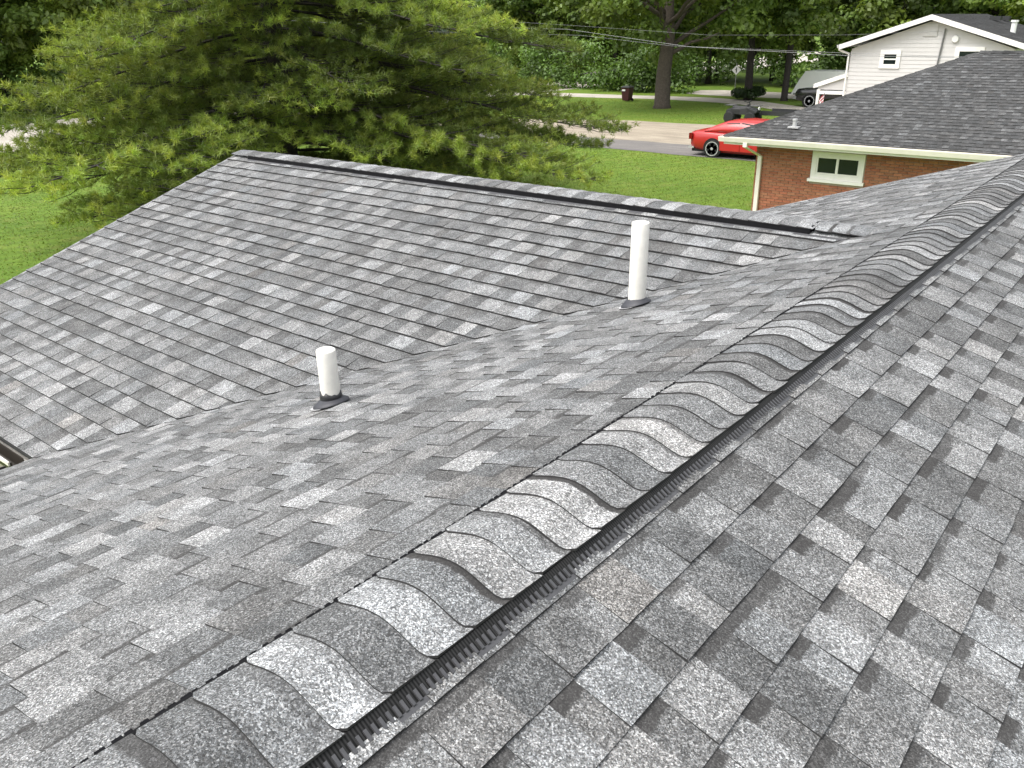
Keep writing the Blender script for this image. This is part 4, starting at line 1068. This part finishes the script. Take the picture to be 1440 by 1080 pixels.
# the woods: individual trees in rows, their crowns down to the undergrowth
GW = ('trees of the woods across the street', 'trees of the woods behind the far road')
LW = ('leafy green tree of the woods across the pale street, behind the pine at the left', 'leafy green tree of the woods behind the pale road, above the red car')
protos = []
for i, (H, R, col) in enumerate(((15, 4.6, (.135, .225, .046)), (14, 4.2, (.110, .195, .042)), (16, 5.0, (.165, .255, .050)), (13, 4.0, (.100, .175, .042)))):
    protos.append((broad_tree(200+i, H, R, 1.3, .24, col, 150, 125, .30, low=.0)))
spots = []
rw = random.Random(77)
for y in np.arange(4, 70, 5.2): spots.append((-63.5+rw.uniform(-1, 1), y+rw.uniform(-1, 1)))
for y in np.arange(2, 78, 6.2): spots.append((-70.5+rw.uniform(-1.5, 1.5), y))
for t in np.arange(0, 1.01, .085): spots.append((-56+62*t+rw.uniform(-1, 1), 71.5+4*t+rw.uniform(-1.2, 1.2)))
for t in np.arange(0, 1.01, .10): spots.append((-60+72*t+rw.uniform(-1.5, 1.5), 79+4*t+rw.uniform(-1.5, 1.5)))
first = {}
for i, (x, y) in enumerate(spots):
    k = rw.choice((0, 1, 2, 3)) if x > -62 else rw.choice((0, 2, 2))
    rz, sc = rw.uniform(0, 6.28), rw.uniform(.9, 1.15)
    w = 0 if x < -62 else 1
    if k not in first:
        first[k] = place_tree('woodland_tree', protos[k], (x, y, GZ), LW[w], 'bark_dark', GW[w]); first[k].scale = (sc, sc, sc)
    else:
        o = copy_tree(first[k], (x, y, GZ), rz, sc); o['label'] = LW[w]; o['group'] = GW[w]

# undergrowth and the deeper wood as masses
rng = np.random.default_rng(9)
pts = []
for i in range(150):
    t = rng.random()
    if i % 2: pts.append((-60.6-rng.random()*3.2, -14+84*t, GZ+.4+rng.random()*1.9))
    else: pts.append((-58+66*t, 68.6+4*t+rng.random()*2.6, GZ+.4+rng.random()*2.0))
for i in range(62):
    pts.append((-52+19.5*rng.random(), 61.4+rng.random()*3.4, GZ+.3+rng.random()*3.2))
pts = np.array(pts); cl = np.array([.10, .175, .034])[None]*(.5+.9*rng.random((len(pts), 1)))
V, C = leaf_cloud(rng, pts, np.full(len(pts), 1.35), 210, .22, cl, .8)
tag(array_mesh('undergrowth', V, C, M['leaf'], None, (0, 0, 0)), 'dense green undergrowth along the edge of the woods', None, None, 'stuff')
pts, pl = [], []
for i in range(420):
    t = rng.random(); z = GZ+.5+rng.random()**1.2*13
    if i % 2: pts.append((-79-rng.random()*5, -40+140*t, z))
    else: pts.append((-82+130*t, 90+rng.random()*6, z))
pts = np.array(pts); cl = np.array([.12, .20, .04])[None]*(.5+1.0*rng.random((420, 1)))
V, C = leaf_cloud(rng, pts, np.full(420, 3.0), 90, .60, cl, .9)
tag(array_mesh('deep_woods', V, C, M['leaf'], None, (0, 0, 0)), 'far mass of green woods behind the nearer trees', None, None, 'stuff')

# conifers
def pine_tree(seed, Lfun, zlo, ztop, step, nb, trunk_r, spacing, tuft_r, needles, col_in, col_tip, droop, wn_=.0085, az_long=None, az_hollow=-.60):
    rng = np.random.default_rng(seed); rg = random.Random(seed)
    mb = MB(); ht = ztop
    mb.tube([(0, 0, -.15), (0, 0, .3), (.05, .03, ht*.3), (-.05, .06, ht*.65), (0, 0, ht)], [trunk_r*1.4, trunk_r*1.08, trunk_r*.9, trunk_r*.5, .03], 12)
    br = MB(); T = []; TC = []; TD = []
    z = zlo; az0 = 0.
    while z < ztop-.2:
        n = nb if z < ztop*.75 else nb-1; az0 += 2.4
        for i in range(n):
            L0 = Lfun(z); L = L0*rg.uniform(.72, 1.06); az = az0+2*PI*i/n+rg.uniform(-.28, .28); zz = z+rg.uniform(-.18, .18)
            if az_long is not None:
                L *= 1+.09*math.cos(az-az_long)
                off = abs((az-az_hollow+PI) % (2*PI)-PI)
                if off < .55 and z < 6.2: L *= .38+.62*(off/.55)**2
            ca, sa = math.cos(az), math.sin(az); dr = droop(z)*rg.uniform(.8, 1.25)
            bright = rg.uniform(.72, 1.30); yel = rg.random()**1.3
            f = lambda t: Vector((ca*L*t, sa*L*t, zz+L*(.06*t-dr*t**1.5+.30*dr*t**4)))
            pts = [f(t) for t in (0, .2, .4, .6, .8, 1)]
            br.tube(pts, [max(.012, trunk_r*.11*(1-t)**.8*(L/9)**.5+.01) for t in (0, .2, .4, .6, .8, 1)], 5, cap=False)
            t = max(.16, .9/L)
            while t < 1.0:
                p = f(t); bl = (.30+L*.24*math.sin(PI*(.12+.86*t))**.8)*rg.uniform(.7, 1.15)
                for s in (-1, 1):
                    a2 = az+s*rg.uniform(.75, 1.2); d2 = Vector((math.cos(a2), math.sin(a2), rg.uniform(-.22, .14)))
                    q = p+d2*bl+Vector((0, 0, .10*bl))
                    if bl > .7: br.tube([p, p+d2*bl*.5, q], [.014, .010, .006], 3, cap=False)
                    m_ = max(2, int(bl/spacing))
                    for k in range(m_):
                        w = (k+.7)/m_
                        if bl > .9 and w < .16: continue
                        x = p.lerp(q, w)+Vector((rg.uniform(-.07, .07), rg.uniform(-.07, .07), rg.uniform(-.05, .10)))
                        T.append(x); TD.append(d2+Vector((0, 0, .55)))
                        tip = w**1.1*(.35+.65*t); g = min(1, tip*(.30+.85*yel)+rg.uniform(-.05, .05)); g = max(0, g)
                        c = [(a_*(1-g)+b_*g)*bright*rg.uniform(.93, 1.07) for a_, b_ in zip(col_in, col_tip)]; TC.append(c)
                t += rg.uniform(.26, .36)/L
            T.append(f(1)); TD.append(Vector((ca, sa, .4))); TC.append([c*bright for c in col_tip])
        z += step*rg.uniform(.85, 1.15)
    T = np.array(T); TC = np.array(TC); TD = np.array(TD); n = len(T)
    d = rng.normal(size=(n, needles, 3)); d /= np.linalg.norm(d, axis=2)[:, :, None]
    d = d+TD[:, None, :]*.55; d /= np.linalg.norm(d, axis=2)[:, :, None]
    ln = tuft_r*(.75+.5*rng.random((n, needles, 1)))
    side = np.cross(d, rng.normal(size=(n, needles, 3))); side /= np.linalg.norm(side, axis=2)[:, :, None]
    base = T[:, None, :]+rng.normal(size=(n, needles, 3))*.025
    w = wn_
    V = np.stack([base-side*w, base+side*w, base+d*ln], 2).reshape(-1, 3, 3)
    C = np.repeat(TC, needles, 0)*(.75+.5*rng.random((n*needles, 1)))
    return mb, br, V, C

PX_, PY_ = -19.6, 15.0
def LP(h):      # bough length against height above the ground
    return float(np.interp(h, [1.0, 2.4, 4.0, 4.8, 5.8, 6.3, 7.1, 8.2, 10, 12], [6.6, 8.6, 9.3, 8.6, 7.6, 6.4, 5.0, 4.0, 2.5, .4]))
mb, br, V, C = pine_tree(301, LP, 1.15, 12.0, .40, 6, .34, .125, .150, 27, (.125, .182, .034), (.41, .50, .085), lambda h: float(np.interp(h, [1, 2.2, 3.5, 6, 9, 12], [.13, .26, .34, .34, .2, 0])), .0085, math.radians(55))
pe = empty('pine_tree', (PX_, PY_, GZ), 'spreading pine with tufted yellow-green boughs filling the upper left', 'tree')
t = mb.build('trunk', M['bark_dark'], None, origin=(0, 0, 0), smooth=True); t.parent = pe
b_ = br.build('boughs', M['bark_dark'], None, origin=(0, 0, 0), recalc=False); b_.parent = pe
array_mesh('needles', V, C, M['needle'], pe)
# blue-green spruce behind it
mb, br, V, C = pine_tree(302, lambda h: float(np.interp(h, [1, 3, 12, 14], [4.2, 4.2, .9, .2])), .6, 14, .55, 6, .22, .30, .26, 9, (.07, .105, .07), (.15, .20, .15), lambda h: .16, .02)
se = empty('spruce_tree', (-39.5, 41.5, GZ), 'grey-green spruce showing above the pine at the top of the picture', 'tree')
t = mb.build('trunk', M['bark_dark'], None, origin=(0, 0, 0), smooth=True); t.parent = se
b_ = br.build('boughs', M['bark_dark'], None, origin=(0, 0, 0), recalc=False); b_.parent = se
array_mesh('needles', V, C, M['needle'], se)

# ------------------------------------------------------------------ grass blades on the lawns in view
rng = np.random.default_rng(21)
def blades(n, x0, x1, y0, y1, keep=None):
    P = np.stack([x0+(x1-x0)*rng.random(n), y0+(y1-y0)*rng.random(n), np.full(n, GZ)], 1)
    return P if keep is None else P[keep(P)]
P = np.concatenate([blades(70000, -42.5, -8.5, 2.0, 18.0, lambda P: (P[:, 0] < -8.4)), blades(60000, -38, -8.6, 18, 32.2), blades(22000, -42, -14, 43.5, 55.4), blades(9000, -8.6, -3, 10, 19.8)])
n = len(P); hgt = (.012+.026*rng.random(n)); a = rng.random(n)*2*PI; w = .012+.012*rng.random(n)
side = np.stack([np.cos(a)*w, np.sin(a)*w, np.zeros(n)], 1); lean = np.stack([rng.normal(size=n)*.03, rng.normal(size=n)*.03, hgt], 1)
V = np.stack([P-side, P+side, P+lean], 1)
k = (.7+.6*rng.random(n))[:, None]; C = np.array([.122, .190, .024])[None]*k; C[:, 0] *= (.8+.6*rng.random(n))
tag(array_mesh('grass', V, C, M['grass'], None, (0, 0, 0)), 'short green grass blades of the lawns', None, None, 'stuff')
